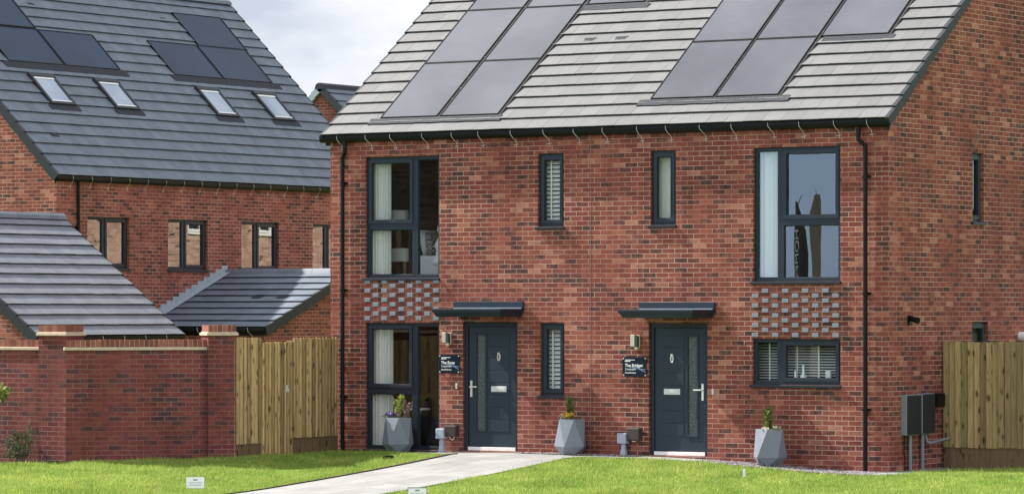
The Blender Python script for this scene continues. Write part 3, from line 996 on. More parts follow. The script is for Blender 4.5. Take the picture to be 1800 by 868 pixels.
# doors
def door(key, hinge_right):
    a, b, c, d = op[key]
    h = d - c; w = b - a
    fr = MB()
    t = .07
    O = V((a, 0, c))
    fr.box3(O, FU, FN, Z_, 0, w, -.14, -.05, h - t, h)
    fr.box3(O, FU, FN, Z_, 0, t, -.14, -.05, 0, h - t)
    fr.box3(O, FU, FN, Z_, w - t, w, -.14, -.05, 0, h - t)
    l0, l1 = t + .003, w - t - .003
    zb, zt = .064, h - t - .003
    leaf = MB()
    s0 = l0 + .135 if hinge_right else l1 - .135 - .20
    s1 = s0 + .20
    gz0, gz1 = .30, h - .19
    B0, B1 = -.125, -.075
    leaf.box3(O, FU, FN, Z_, l0, s0, B0, B1, zb, zt)
    leaf.box3(O, FU, FN, Z_, s1, l1, B0, B1, zb, zt)
    leaf.box3(O, FU, FN, Z_, s0, s1, B0, B1, zb, gz0)
    leaf.box3(O, FU, FN, Z_, s0, s1, B0, B1, gz1, zt)
    # moulding round the glass
    for (q0, q1, r0, r1) in ((s0 - .012, s1 + .012, gz0 - .012, gz0 + .02), (s0 - .012, s1 + .012, gz1 - .02, gz1 + .012), (s0 - .012, s0 + .02, gz0 + .02, gz1 - .02), (s1 - .02, s1 + .012, gz0 + .02, gz1 - .02)):
        leaf.box3(O, FU, FN, Z_, q0, q1, B1 - .01, B1 + .012, r0, r1)
    # horizontal boards with grooves
    p0, p1 = (s1 + .055, l1 - .13) if hinge_right else (l0 + .13, s0 - .055)
    nb = 8
    for i in range(nb):
        za = .30 + (h - .19 - .30) * i / nb + .007; zc = .30 + (h - .19 - .30) * (i + 1) / nb - .007
        leaf.box3(O, FU, FN, Z_, p0, p1, B1 - .01, B1 + .007, za, zc)
    ob = leaf.build('door', M_door, house, bevel=.003)
    fr.build('door_frame', M_anth, ob, bevel=.004)
    g = MB()
    g.box3(O, FU, FN, Z_, s0 + .012, s1 - .012, B0 + .01, B1 - .012, gz0 + .012, gz1 - .012)
    g.build('glass_strip', M_obsc, ob)
    th = MB()
    th.box3(O, FU, FN, Z_, t + .001, w - t - .001, -.14, -.045, .0, .058)
    th.box3(O, FU, FN, Z_, -.02, w + .02, -.14, -.02, -.05, -.002)
    th.build('threshold', M_whiteS, ob, bevel=.004)
    lb = MB()
    lc = (p0 + p1) / 2 + (.0 if hinge_right else -.01)
    lb.box3(O, FU, FN, Z_, lc - .145, lc + .145, B1 + .005, B1 + .020, .945, 1.035)
    lb.box3(O, FU, FN, Z_, lc - .12, lc + .12, B1 + .02, B1 + .026, .965, 1.015)
    lb.build('letterbox', M_chrome, ob, bevel=.004)
    kn = MB()
    kc = O + FU * lc + FN * (B1 + .010) + Z_ * 1.50
    for i in range(2):
        pts = [kc + FU * (.022 * math.cos(q)) + Z_ * (.055 * math.sin(q)) for q in np.linspace(0, 2 * math.pi, 15)]
        kn.tube([p + FN * .012 * i for p in pts], .010 - .003 * i, 6)
    kn.box3(kc, FU, FN, Z_, -.016, .016, -.004, .02, .04, .075)
    kn.build('knocker', M_chrome, ob)
    hd = MB()
    hx = l0 + .05 if hinge_right else l1 - .05
    sg = 1 if hinge_right else -1
    hd.box3(O, FU, FN, Z_, hx - .018, hx + .018, B1, B1 + .012, .86, 1.12)
    hb = O + FU * hx + Z_ * 1.02
    hd.tube([hb + FN * (B1 + .01), hb + FN * (B1 + .055), hb + FN * (B1 + .06) + FU * sg * .03, hb + FN * (B1 + .06) + FU * sg * .135], .011, 8)
    hd.build('handle', M_chrome, ob)
    return ob
door('DL', True)
door('DR', False)

# flat door canopies
def canopy(x0, x1, ztop):
    mb = MB()
    D = .70
    z1 = ztop - .115
    mb.box(x0, x1, -D, -.002, z1 - .036, z1)
    mb.box(x0 + .012, x1 - .012, -D + .012, -.002, z1 - .060, z1 - .0365)
    # tapering fascia below the lip
    pr = [(-D + .03, z1 - .0605), (-D + .055, z1 - .130), (-.002, z1 - .130), (-.002, z1 - .0605)]
    b = len(mb.v)
    for (x, k) in ((x0 + .03, .035), (x1 - .03, -.02)):
        mb.v += [(x, pr[0][0], pr[0][1]), (x + k, pr[1][0], pr[1][1]), (x + k, pr[2][0], pr[2][1]), (x, pr[3][0], pr[3][1])]
    for f in ((0, 1, 5, 4), (1, 2, 6, 5), (0, 3, 2, 1), (4, 5, 6, 7)): mb.f.append(tuple(b + i for i in f))
    ob = mb.build('canopy', M_anth, house, bevel=.004)
    m2 = MB()
    m2.box(x0, x1, -.05, -.002, z1 + .002, ztop)
    m2.build('upstand', M_door, ob, bevel=.006)
    m3 = MB()
    m3.box(x0 + .02, x1 - .02, -.075, -.052, z1 + .001, z1 + .018)
    m3.build('flashing', M_leadL, ob)
canopy(-7.81, -6.485, 2.36)
canopy(-4.335, -2.98, 2.345)

# roof
E_, S_ = X_, V((0, math.cos(PIT), math.sin(PIT)))
N_ = V((0, -math.sin(PIT), math.cos(PIT)))
RO = V((-10.335, -.13, 5.075))
RL = 10.335 + .015
SLM = (RY + .13) / math.cos(PIT)
roof = roof_slope(house, RO, E_, S_, N_, RL, SLM, M_tile)
S2 = V((0, -math.cos(PIT), math.sin(PIT))); N2 = V((0, math.sin(PIT), math.cos(PIT)))
roof2 = roof_slope(house, V((.015, GD + .13, 5.075)), -X_, S2, N2, RL, SLM, M_tile)
verge(roof, RO, E_, S_, N_, RL + .001, RL + .065, SLM, .3, drop=.115)
verge(roof, RO, E_, S_, N_, -.045, -.002, SLM, .3, drop=.10)
verge(roof2, V((.015, GD + .13, 5.075)), -X_, S2, N2, -.075, -.001, SLM, .3)
ridge(roof, (-10.36, RY, 5.075 + SLM * math.sin(PIT) + .06), (.08, RY, 5.075 + SLM * math.sin(PIT) + .06), .13, M_tile)
gutter(house, FO, FU, FN, -W - .14, .055, 5.075)
clip_u = []
cpx = [593.6, 626.4, 674, 728, 786, 839, 894, 955, 1011, 1067, 1124, 1185.6, 1244, 1310, 1371.5, 1435, 1485, 1527]
for i, x in enumerate(np.linspace(-10.12, -.33, 18)): clip_u.append(float(x) + random.uniform(-.06, .06))
gutter_clips(house, FO, FU, FN, clip_u, 5.07)
downpipe(house, FO, FU, FN, -10.0, -.12, 5.0, swan=.07)
downpipe(house, FO, FU, FN, -.365, -.2, 4.98, swan=-.10)
mx0 = 10.335
def pv(e0, e1, s0, s1): solar_panel(roof, RO, E_, S_, N_, e0 + mx0, e1 + mx0, s0, s1, M_pvSun)
for c, (a, b) in enumerate(((-9.40, -8.285), (-8.225, -7.105), (-7.02, -5.91))):
    for r_ in range(3):
        if c == 2 and r_ < 2: continue
        pv(a, b, .42 + 1.615 * r_, .42 + 1.615 * r_ + 1.605)
for c, (a, b) in enumerate(((-4.39, -3.262), (-3.22, -2.11), (-2.06, -.88))):
    for r_ in range(2):
        if c == 2 and r_ < 1: continue
        pv(a, b, .705 + 1.625 * r_, .705 + 1.625 * r_ + 1.615)
pv(-2.06, -.88, .705 + 3.25, .705 + 4.7)
flashing(roof, RO, E_, S_, N_, -9.58 + mx0, -7.0 + mx0, .265, .405)
flashing(roof, RO, E_, S_, N_, -4.58 + mx0, -1.88 + mx0, .545, .69)
flashing(roof, RO, E_, S_, N_, -2.0 + mx0, -.74 + mx0, 2.15, 2.315)
flashing(roof, RO, E_, S_, N_, -7.06 + mx0, -5.78 + mx0, 3.48, 3.635)
vent_tile(roof, RO, E_, S_, N_, -6.44 + mx0, 2.50)
vent_tile(roof, RO, E_, S_, N_, -5.84 + mx0, 2.50)

# rooms behind the windows
room(house, -10.1, -7.75, .16, 4.0, 2.45, 4.9, '-y', mat=M_roomShade)
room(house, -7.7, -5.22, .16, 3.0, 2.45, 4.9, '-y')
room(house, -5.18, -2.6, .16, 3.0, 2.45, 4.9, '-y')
room(house, -2.55, -.15, .16, 4.0, 2.45, 4.9, '-y', mat=M_roomShade)
room(house, -10.1, -7.72, .16, 5.0, -.05, 2.35, '-y', mat=M_roomShade)
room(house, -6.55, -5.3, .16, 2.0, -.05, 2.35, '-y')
room(house, -3.05, -.15, .16, 4.0, -.05, 2.35, '-y', mat=M_roomShade)

# ------------------------------------------------------------------ the house on the left
LX, LY0, LY1 = -23.4, 8.77, 20.2
nb = thing('detached_house', (LX - 4.3, 14.5, -.4), 'big red brick house on the left with dark blue-grey roof, rooflights and six solar panels', 'house')
LE = 4.93
HD = 4.35
lop = [(9.77, 11.15), (12.45, 13.83), (15.03, 16.41), (17.67, 19.05)]
mb = MB()
wall_grid(mb, (LX, 0, 0), Y_, X_, LY0, LY1, -.8, LE, [(a, b, 3.08, 4.15) for a, b in lop])
mb.build('front_wall', M_brickL, nb)
mb = MB()
wall_grid(mb, (0, LY0, 0), X_, -Y_, LX - 2 * HD, LX, -.8, LE)
mb.poly([(LX - 2 * HD, LY0, LE), (LX, LY0, LE), (LX - HD, LY0, LE + HD)])
mb.build('side_wall', M_brickG, nb)
mb = MB()
wall_grid(mb, (0, LY1, 0), X_, Y_, LX - 2 * HD, LX, -.8, LE)
mb.poly([(LX, LY1, LE), (LX - 2 * HD, LY1, LE), (LX - HD, LY1, LE + HD)])
wall_grid(mb, (LX - 2 * HD, 0, 0), Y_, -X_, LY0, LY1, -.8, LE)
mb.build('rear_wall', M_brickL, nb)
for a, b in lop:
    window(nb, (LX, a, 3.08), Y_, X_, b - a, 1.07, [(0, .60, 0, 1.07, 0), (.60, b - a, 0, 1.07, 1)], recess=.07, glass=M_glassN)
c45 = math.sqrt(.5)
LE_, LS, LN = Y_, V((-c45, 0, c45)), V((c45, 0, c45))
LO = V((LX + .12, LY0 - .06, 4.95))
LSL = (HD + .12) / c45
LL = LY1 - LY0 + .12
lroof = roof_slope(nb, LO, LE_, LS, LN, LL, LSL, M_tileB, gauge=.316)
lroof2 = roof_slope(nb, V((LX - 2 * HD - .12, LY1 + .06, 4.95)), -Y_, V((c45, 0, c45)), V((-c45, 0, c45)), LL, LSL, M_tileB, gauge=.316)
verge(lroof, LO, LE_, LS, LN, -.075, -.001, LSL, .316)
verge(lroof, LO, LE_, LS, LN, LL + .001, LL + .06, LSL, .316)
zr = 4.95 + HD + .12 + .05
ridge(lroof, (LX - HD, LY0 - .08, zr), (LX - HD, LY1 + .08, zr), .14, M_tileB)
gutter(nb, (LX, 0, 0), Y_, X_, LY0 - .08, LY1 + .08, 4.95)
gutter_clips(nb, (LX, 0, 0), Y_, X_, [9.15 + .615 * i for i in range(17)], 4.95)
downpipe(nb, (LX, 0, 0), Y_, X_, 9.42, -.5, 4.9, swan=0)
def lpv(y0, y1, s0, s1): solar_panel(lroof, LO, LE_, LS, LN, y0 - LO.y, y1 - LO.y, s0, s1, M_pvShade)
for (a, b, c, d) in ((11.87, 13.70, 3.48, 4.605), (10.0, 11.83, 3.48, 4.605), (10.0, 11.83, 4.645, 5.77), (17.53, 19.33, 4.60, 5.70), (15.63, 17.42, 3.48, 4.595), (17.46, 19.27, 3.48, 4.595)):
    lpv(a, b, c, d)
flashing(lroof, LO, LE_, LS, LN, 9.8 - LO.y, 13.9 - LO.y, 3.28, 3.47)
flashing(lroof, LO, LE_, LS, LN, 15.5 - LO.y, 19.5 - LO.y, 3.28, 3.47)
for (y, s) in ((9.6, 1.2), (12.4, 5.4), (17.0, 5.38)): vent_tile(lroof, LO, LE_, LS, LN, y - LO.y, s)
# roof windows
def roof_window(y0, y1, s0, s1):
    e0, e1 = y0 - LO.y, y1 - LO.y
    mb = MB(); t = .075
    mb.box3(LO, LE_, LS, LN, e0, e1, s0, s0 + t, -.01, .085)
    mb.box3(LO, LE_, LS, LN, e0, e1, s1 - t * 1.5, s1, -.01, .10)
    mb.box3(LO, LE_, LS, LN, e0, e0 + t, s0 + t, s1 - t * 1.5, -.01, .09)
    mb.box3(LO, LE_, LS, LN, e1 - t, e1, s0 + t, s1 - t * 1.5, -.01, .09)
    ob = mb.build('roof_window', M_greybox, lroof, bevel=.005)
    m2 = MB()
    P = lambda x, s, n: LO + LE_ * x + LS * s + LN * n
    m2.poly([P(e0 + t - .01, s0 + t - .01, .07), P(e1 - t + .01, s0 + t - .01, .07), P(e1 - t + .01, s1 - t, .07), P(e0 + t - .01, s1 - t, .07)])
    m2.build('pane', M_rw, ob)
    m3 = MB()
    m3.box3(LO, LE_, LS, LN, e0 + t, e1 - t, s1 - t * 1.5 - .05, s1 - t * 1.5 - .002, .071, .082)
    m3.build('handle_bar', M_whiteS, ob)
    m3 = MB()
    m3.box3(LO, LE_, LS, LN, e0 + t, e1 - t, s0 + t, s0 + t + .03, .071, .080)
    m3.build('trim', M_whiteS, ob)
    flashing(lroof, LO, LE_, LS, LN, e0 - .08, e1 + .08, s0 - .16, s0 - .003)
def rw_mat():
    m, nt, b = newmat('roof_window_glass')
    lk = nt.links.new
    g = N(nt, 'ShaderNodeNewGeometry')
    no = N(nt, 'ShaderNodeTexNoise', {'Scale': .8, 'Detail': 2})
    lk(g.outputs['Position'], no.inputs['Vector'])
    r = ramp(nt, [(.35, (.10, .15, .26)), (.6, (.27, .33, .42))])
    lk(no.outputs['Fac'], r.inputs['Fac']); lk(r.outputs['Color'], b.inputs['Base Color'])
    b.inputs['Roughness'].default_value = .04
    b.inputs['IOR'].default_value = 2.3
    return m
M_rw = rw_mat()
for (a, b) in ((10.27, 11.08), (12.43, 13.24), (16.0, 16.80), (18.11, 18.93)): roof_window(a, b, 2.17, 3.10)
for a, b in lop: room(nb, LX - 3, LX - .16, a - .25, b + .25, 2.4, 4.8, '+x', mat=M_roomShade)
# single-storey wing projecting to the right of it
WX1, WYe, WYr, WZe = -20.2, 11.55, 14.53, 1.85
wt_ = math.tan(R(21.5)); WZr = WZe + (WYr - WYe) * wt_
mb = MB()
wall_grid(mb, (WX1 - .12, 0, 0), Y_, X_, WYe + .12, 2 * WYr - WYe - .12, -.8, WZe - .02)
mb.poly([(WX1 - .12, WYe + .12, WZe - .02), (WX1 - .12, 2 * WYr - WYe - .12, WZe - .02), (WX1 - .12, WYr, WZr - .06)])
wall_grid(mb, (0, WYe + .12, 0), X_, -Y_, LX, WX1 - .12, -.8, WZe - .02)
wing = mb.build('wing_wall', M_brickL, nb)
WS = V((0, math.cos(R(21.5)), math.sin(R(21.5)))); WN = V((0, -math.sin(R(21.5)), math.cos(R(21.5))))
WO = V((LX + .02, WYe, WZe)); WSL = (WYr - WYe) / math.cos(R(21.5)); WL = WX1 - LX - .02
wroof = roof_slope(nb, WO, X_, WS, WN, WL, WSL, M_tileB, name='wing_roof', gauge=.355)
roof_slope(nb, V((WX1, 2 * WYr - WYe, WZe)), -X_, V((0, -math.cos(R(21.5)), math.sin(R(21.5)))), V((0, math.sin(R(21.5)), math.cos(R(21.5)))), WL, WSL, M_tileB, name='wing_roof', gauge=.355)
verge(wroof, WO, X_, WS, WN, WL + .001, WL + .05, WSL, .355, drop=.17)
ridge(wroof, (LX + .02, WYr, WZr + .05), (WX1 + .05, WYr, WZr + .05), .13, M_tileB, down=.07)
gutter(wroof, (0, WYe + .08, 0), X_, -Y_, LX + .02, WX1 + .02, WZe)
gutter_clips(wroof, (0, WYe + .08, 0), X_, -Y_, [-22.6, -21.9, -21.2, -20.6], WZe)
for u in (-21.55, -20.9): vent_tile(wroof, WO, X_, WS, WN, u - WO.x, 1.62)
# stepped lead flashing where the wing roof meets the wall
mb = MB()
n = 14
for i in range(n):
    s0, s1 = WSL * i / n, WSL * (i + 1) / n
    a, b = WO + WS * s0, WO + WS * s1
    mb.poly([(LX + .004, a.y, a.z + .03), (LX + .004, b.y, b.z + .03), (LX + .004, b.y, b.z + .16), (LX + .004, a.y, b.z + .16 - .0)])
    mb.poly([(LX + .16, a.y, a.z + .055), (LX + .16, b.y, b.z + .055), (LX + .004, b.y, b.z + .062), (LX + .004, a.y, a.z + .062)])
mb.build('flashing', M_leadL, wroof)

# ------------------------------------------------------------------ garage between the wall and the left house
GXe, GY0, GY1, GZe = -16.0, -.62, 3.43, 1.76
gt = math.tan(R(37.3)); GH = 2.84
ga = thing('garage', (GXe - GH, 1.4, -.3), 'low brick garage with a plain slate-grey tiled roof behind the garden wall', 'garage')
mb = MB()
xi = GXe - .14
wall_grid(mb, (xi, 0, 0), Y_, X_, GY0 + .05, GY1 - .05, -.8, GZe - .04)
xo = GXe - 2 * GH + .14
for (y, s) in ((GY0 + .05, -1), (GY1 - .05, 1)):
    wall_grid(mb, (0, y, 0), X_, Y_ * s, xo, xi, -.8, GZe - .04)
    q = [(xo, y, GZe - .04), (xi, y, GZe - .04), (GXe - GH, y, GZe + GH * gt - .12)]
    mb.poly(q if s < 0 else q[::-1])
wall_grid(mb, (xo, 0, 0), Y_, -X_, GY0 + .05, GY1 - .05, -.8, GZe - .04)
mb.build('wall', M_brickL, ga)
ca, sa = math.cos(R(37.3)), math.sin(R(37.3))
GO = V((GXe, GY0, GZe)); GS, GN = V((-ca, 0, sa)), V((sa, 0, ca))
groof = roof_slope(ga, GO, Y_, GS, GN, GY1 - GY0, GH / ca, M_tileG, gauge=.297)
groof2 = roof_slope(ga, V((GXe - 2 * GH, GY1, GZe)), -Y_, V((ca, 0, sa)), V((-sa, 0, ca)), GY1 - GY0, GH / ca, M_tileG, gauge=.297)
verge(groof, GO, Y_, GS, GN, -.05, -.001, GH / ca, .297, drop=.15)
verge(groof, GO, Y_, GS, GN, GY1 - GY0 + .001, GY1 - GY0 + .03, GH / ca, .297, drop=.12)
ridge(groof, (GXe - GH, GY0 - .05, GZe + GH * gt + .05), (GXe - GH, GY1 + .03, GZe + GH * gt + .05), .13, M_tileB)
gutter(groof, (GXe - .08, 0, 0), Y_, X_, GY0, GY1, GZe)
gutter_clips(groof, (GXe - .08, 0, 0), Y_, X_, [GY0 + .5 + .6 * i for i in range(6)], GZe)

# ------------------------------------------------------------------ far gabled house between the two roofs
FP = V((-30.96, 28.52, 7.95))
fh = thing('far_house', (FP.x, FP.y + 4, -.4), 'distant brick gable with grey ridge just visible between the two big roofs', 'house')
ft = math.tan(R(42)); FH = 4.2; fe = FP.z - FH * ft
mb = MB()
wall_grid(mb, (0, FP.y + .06, 0), X_, -Y_, FP.x - FH, FP.x + FH, -.8, fe)
mb.poly([(FP.x - FH, FP.y + .06, fe), (FP.x + FH, FP.y + .06, fe), (FP.x, FP.y + .06, FP.z - .08)])
for s in (-1, 1): wall_grid(mb, (FP.x + s * FH, 0, 0), Y_, X_ * s, FP.y + .06, FP.y + 9, -.8, fe)
mb.build('wall', M_brickL, fh)
ca2, sa2 = math.cos(R(42)), math.sin(R(42))
for s in (-1, 1):
    O = V((FP.x + s * (FH + .1), FP.y if s > 0 else FP.y + 9.1, fe - .02))
    Ed = Y_ if s > 0 else -Y_
    fr_ = roof_slope(fh, O, Ed, V((-s * ca2, 0, sa2)), V((s * sa2, 0, ca2)), 9.1, (FH + .1) / ca2, M_tileB, gauge=.33)
    if s > 0: verge(fr_, O, Ed, V((-ca2, 0, sa2)), V((sa2, 0, ca2)), -.09, -.001, (FH + .1) / ca2, .33, drop=.14)
    else: verge(fr_, O, Ed, V((ca2, 0, sa2)), V((-sa2, 0, ca2)), 9.101, 9.19, (FH + .1) / ca2, .33, mat=M_leadL, drop=.14)
ridge(fr_, (FP.x, FP.y - .1, FP.z + .10), (FP.x, FP.y + 9.1, FP.z + .10), .15, M_lead, down=.12)

# ------------------------------------------------------------------ garden wall with piers
dw = V((DW[0], DW[1], 0)); nw = V((NW[0], NW[1], 0))
c0 = V((C0[0], C0[1], 0))
gw = thing('garden_wall', (-11.2, -3.9, -.15), 'dark red brick garden wall with brick-on-edge coping and two capped piers', 'wall')
A0 = c0 - dw * 2.72 - nw * .1
CT = 1.757
def coping(parent, O, U, Nn, L, zt, h, depth, cream=True, over=.0):
    mb = MB()
    n = max(1, int(round(L / .077)))
    p = L / n
    for i in range(n):
        j = random.uniform(-.003, .003)
        mb.box3(O, U, Nn, Z_, i * p + .005, (i + 1) * p - .005, -depth + .003, over + j, zt - h, zt + random.uniform(-.003, .002))
    ob = mb.build('coping', M_coping, parent)
    mc = MB()
    mc.box3(O, U, Nn, Z_, 0.001, L - .001, -depth + .006, over - .006, zt - h + .001, zt - .008)
    mc.build('coping_mortar', M_cream, ob)
    return ob
mb = MB()
LW_ = 2.72 - .45
wall_grid(mb, A0, dw, nw, 0, LW_, -.9, CT - .11)
wall_grid(mb, A0 - nw * .215, dw, -nw, 0, LW_, -.9, CT - .11)
# left run, facing the street
PL = V((-12.44, -4.851, 0))
wall_grid(mb, PL + Y_ * .10 - X_ * 4.0, X_, -Y_, 0, 4.0, -.9, CT - .11)
mb.build('wall', M_brickW, gw)
coping(gw, A0, dw, nw, LW_ - .002, CT, .115, .215)
coping(gw, PL + Y_ * .10 - X_ * 4.0, X_, -Y_, 4.0, CT, .115, .215)
def creasing(O, U, Nn, u0, u1, d0, d1, z0, z1):
    mb = MB()
    mb.box3(O, U, Nn, Z_, u0, u1, d0, d1, z0, z1)
    mb.build('creasing_course', M_cream, gw, bevel=.008)
creasing(A0, dw, nw, -.03, LW_ - .002, -.24, .03, CT - .165, CT - .116)
creasing(PL + Y_ * .10 - X_ * 4.0, X_, -Y_, 0, 3.998, -.24, .03, CT - .165, CT - .116)
def pier(O, U, Nn, w, dpt, zt):
    mb = MB()
    hgt = zt - .105
    P = lambda u, d, z: V(O) + U * u + Nn * d + Z_ * z
    for (a, b) in (((0, 0), (w, 0)), ((w, 0), (w, -dpt)), ((w, -dpt), (0, -dpt)), ((0, -dpt), (0, 0))):
        mb.poly([P(a[0], a[1], -.9), P(b[0], b[1], -.9), P(b[0], b[1], hgt - .06), P(a[0], a[1], hgt - .06)])
    ob = mb.build('pier', M_brickW, gw)
    m2 = MB()
    m2.box3(O, U, Nn, Z_, -.03, w + .03, -dpt - .03, .03, hgt - .06, hgt - .02)
    m2.box3(O, U, Nn, Z_, -.012, w + .012, -dpt - .012, .012, hgt - .02, hgt - .001)
    m2.build('creasing_course', M_cream, ob, bevel=.008)
    m3 = MB()
    n = 6; p = w / n
    for i in range(n):
        for (d0, d1) in ((-.22, -.002), (-dpt + .002, -.225)):
            m3.box3(O, U, Nn, Z_, i * p + .005, (i + 1) * p - .005, d0, d1, hgt, zt + random.uniform(-.002, .002))
    m3.build('coping', M_coping, ob)
    m4 = MB()
    m4.box3(O, U, Nn, Z_, .006, w - .006, -dpt + .008, -.008, hgt + .001, zt - .008)
    m4.build('coping_mortar', M_cream, ob)
pier(c0 - dw * .46, dw, nw, .46, .45, 1.985)
pier(PL, X_, -Y_, .55, .44, 1.985)

# ------------------------------------------------------------------ timber fence and gate beside the house
def fence_panel(parent, O, U, Nn, u0, u1, z0, z1, bw=.092, mat=None, name='boards', jag=.008, lap=.02):
    """feather-edge boards: the thick edge of each laps the thin edge of the one before"""
    mb = MB()
    n = max(1, int(round((u1 - u0) / bw)))
    p = (u1 - u0) / n
    for i in range(n):
        a = u0 + i * p + random.uniform(-.006, .006)
        th = random.uniform(.024, .036)
        q = random.uniform(-jag, jag)
        zz0 = z0 + random.uniform(-.006, .006)
        P = lambda u, d, z: V(O) + U * u + Nn * d + Z_ * z
        a1, b1 = a, a + p - random.uniform(.006, .013)
        prof = [(a1, .004), (b1, .001), (b1, .008), (a1 + .030, th - .006), (a1 + .006, th), (a1, th - .004)]
        bi = len(mb.v); m = len(prof)
        for zz in (zz0, z1 + q): mb.v += [tuple(P(x[0], x[1], zz)) for x in prof]
        for k in range(m):
            k2 = (k + 1) % m
            mb.f.append((bi + k, bi + k2, bi + m + k2, bi + m + k))
        mb.f.append(tuple(bi + k for k in range(m))[::-1]); mb.f.append(tuple(bi + m + k for k in range(m)))
    bk = MB(); bk.box3(O, U, Nn, Z_, u0 + .004, u1 - .006, -.008, .0, z0 + .006, z1 - .012)  # dark sheet added behind the gaps: shade lines between boards set in as colour
    bk.build('gap_shade_sheet', M_board, parent)
    return mb.build(name, mat or M_wood, parent)

FX = -10.12
def side_fence(y0, y1, z0, z1, label):
    t = thing('fence_panel', (FX, (y0 + y1) / 2, -.1), label, 'fence')
    O = V((FX, 0, 0))
    fence_panel(t, O, Y_, X_, y0, y1 - .002, z0, z1)
    mb = MB(); mb.box(FX - .03, FX + .0005, y0, y1, -.35, z0 + .05); mb.build('gravel_board', M_board, t)
    mb = MB(); mb.box(FX - .06, FX - .022, y0, y1, .45, .53); mb.box(FX - .06, FX - .022, y0, y1, 1.4, 1.48); mb.build('rail', M_wood, t)
    mb = MB(); mb.box(FX - .10, FX - .001, y0 - .03, y0 + .06, -.4, z1 - .05); mb.build('post', M_wood, t)
    return t
side_fence(-2.80, -2.11, .10, 1.785, 'narrow vertical-board fence panel between brick pier and timber gate')
side_fence(-1.27, -.02, .16, 1.775, 'vertical-board fence panel between timber gate and house downpipe')
gt_ = thing('garden_gate', (FX, -1.69, -.1), 'timber garden gate of vertical boards, lower than the panels beside it', 'gate')
fence_panel(gt_, V((FX + .004, 0, 0)), Y_, X_, -2.104, -1.276, -.10, 1.712, mat=M_wood, bw=.085)
mb = MB()
mb.box(FX - .05, FX - .001, -2.1, -1.29, .2, .29); mb.box(FX - .05, FX - .001, -2.1, -1.29, 1.42, 1.51)
mb.build('ledge', M_wood, gt_)
mb = MB(); mb.tube([V((FX + .04, -1.47 + .035 * math.cos(a), .94 + .035 * math.sin(a))) for a in np.linspace(0, 2 * math.pi, 13)], .006, 6)
mb.box(FX + .02, FX + .036, -1.50, -1.44, .90, 1.02)
mb.build('latch', M_chrome, gt_)

# right-hand fence
rf = thing('tall_fence', (2.0, 1.83, -.2), 'tall closeboard timber fence running right from the house gable', 'fence')
fence_panel(rf, V((0, 1.80, 0)), X_, -Y_, .03, 4.6, .118, 1.735, bw=.104, mat=M_woodR, jag=.008)
mb = MB(); mb.box(.03, 4.6, 1.7995, 1.83, -.30, .16); mb.build('gravel_board', M_board, rf)
mb = MB(); mb.box(.03, 4.6, 1.812, 1.85, .4, .48); mb.box(.03, 4.6, 1.812, 1.85, 1.4, 1.48); mb.build('rail', M_woodR, rf)
for x in (.05, 1.85, 3.65):
    mb = MB(); mb.box(x, x + .09, 1.851, 1.94, -.4, 1.68); mb.build('post', M_woodR, rf)

# ------------------------------------------------------------------ wall-mounted things on the front
def wall_lamp(xc, z0, z1, label):
    t = thing('wall_lamp', (xc, 0, z0), label, 'wall lamp', 'lamps beside the front doors')
    mb = MB()
    mb.box(xc - .05, xc + .05, -.022, 0, z0 + .02, z1)
    mb.box(xc - .065, xc + .01, -.115, -.023, z0 + .055, z1 + .005)
    mb.build('body', M_brass, t, bevel=.006)
    m2 = MB()
    m2.box(xc + .011, xc + .042, -.095, -.023, z0 + .045, z1 - .012)
    m2.build('lens', M_obsc, t, bevel=.004)
    m3 = MB()
    m3.lathe([(.012, 0), (.028, .006), (.034, .026), (.034, .05)], (xc + .02, -.07, z0 - .005), 12)
    m3.build('sensor', M_brass, t)
wall_lamp(-7.93, 1.645, 1.86, 'slim metal wall lamp left of the left front door')
wall_lamp(-4.385, 1.60, 1.835, 'slim metal wall lamp left of the right front door')

def plaque(x0, x1, z0, z1, title, label):
    t = thing('house_sign', ((x0 + x1) / 2, 0, z0), label, 'sign')
    mb = MB()
    mb.box(x0, x1, -.034, -.026, z0, z1)
    bd = mb.build('plate', M_plaque, t, bevel=.002)
    st = MB()
    for x in (x0 + .022, x1 - .022):
        for z in (z0 + .022, z1 - .022):
            st.tube([(x, -.001, z), (x, -.040, z)], .012, 10)
    st.build('fixings', M_chrome, t)
    w = x1 - x0; h = z1 - z0
    yf = -.0345
    wv = MB()
    for k in range(2):
        pts = []
        for i in range(14):
            u = i / 13
            pts.append(V((x0 + .30 * w + .66 * w * u, yf - .0004 - .0003 * k, z0 + h * (.30 + .10 * k + .10 * math.sin(u * 4.2 + k * 1.3) * (1 - .4 * k)))))
        for i in range(13):
            th = .010 + .012 * math.sin(math.pi * i / 13)
            wv.poly([pts[i], pts[i + 1], pts[i + 1] + Z_ * th, pts[i] + Z_ * th])
    wv.build('wave_print', M_wave, t)
    y = yf - .0015
    text_mesh('lettering', title, .068, (x0 + .045, y, z0 + h * .50), X_, Z_, M_letter, t, bold=.0012)
    text_mesh('lettering', '2 bedroom', .045, (x0 + .045, y, z0 + h * .33), X_, Z_, M_letter, t)
    text_mesh('lettering', 'showhome', .045, (x0 + .045, y, z0 + h * .155), X_, Z_, M_letter, t)
    lg = MB()
    lg.box(x0 + .055, x0 + .055 + .17, yf - .002, yf - .0005, z1 - .050, z1 - .040)
    lg.box(x0 + .045, x0 + .045 + .10, yf - .002, yf - .0005, z1 - .072, z1 - .058)
    lg.build('emblem', M_letter, t)
plaque(-8.105, -7.70, 1.205, 1.505, 'The Rose', 'navy plaque reading The Rose on the brick beside the left door')
plaque(-4.64, -4.20, 1.185, 1.49, 'The Bridget', 'navy plaque reading The Bridget on the brick beside the right door')

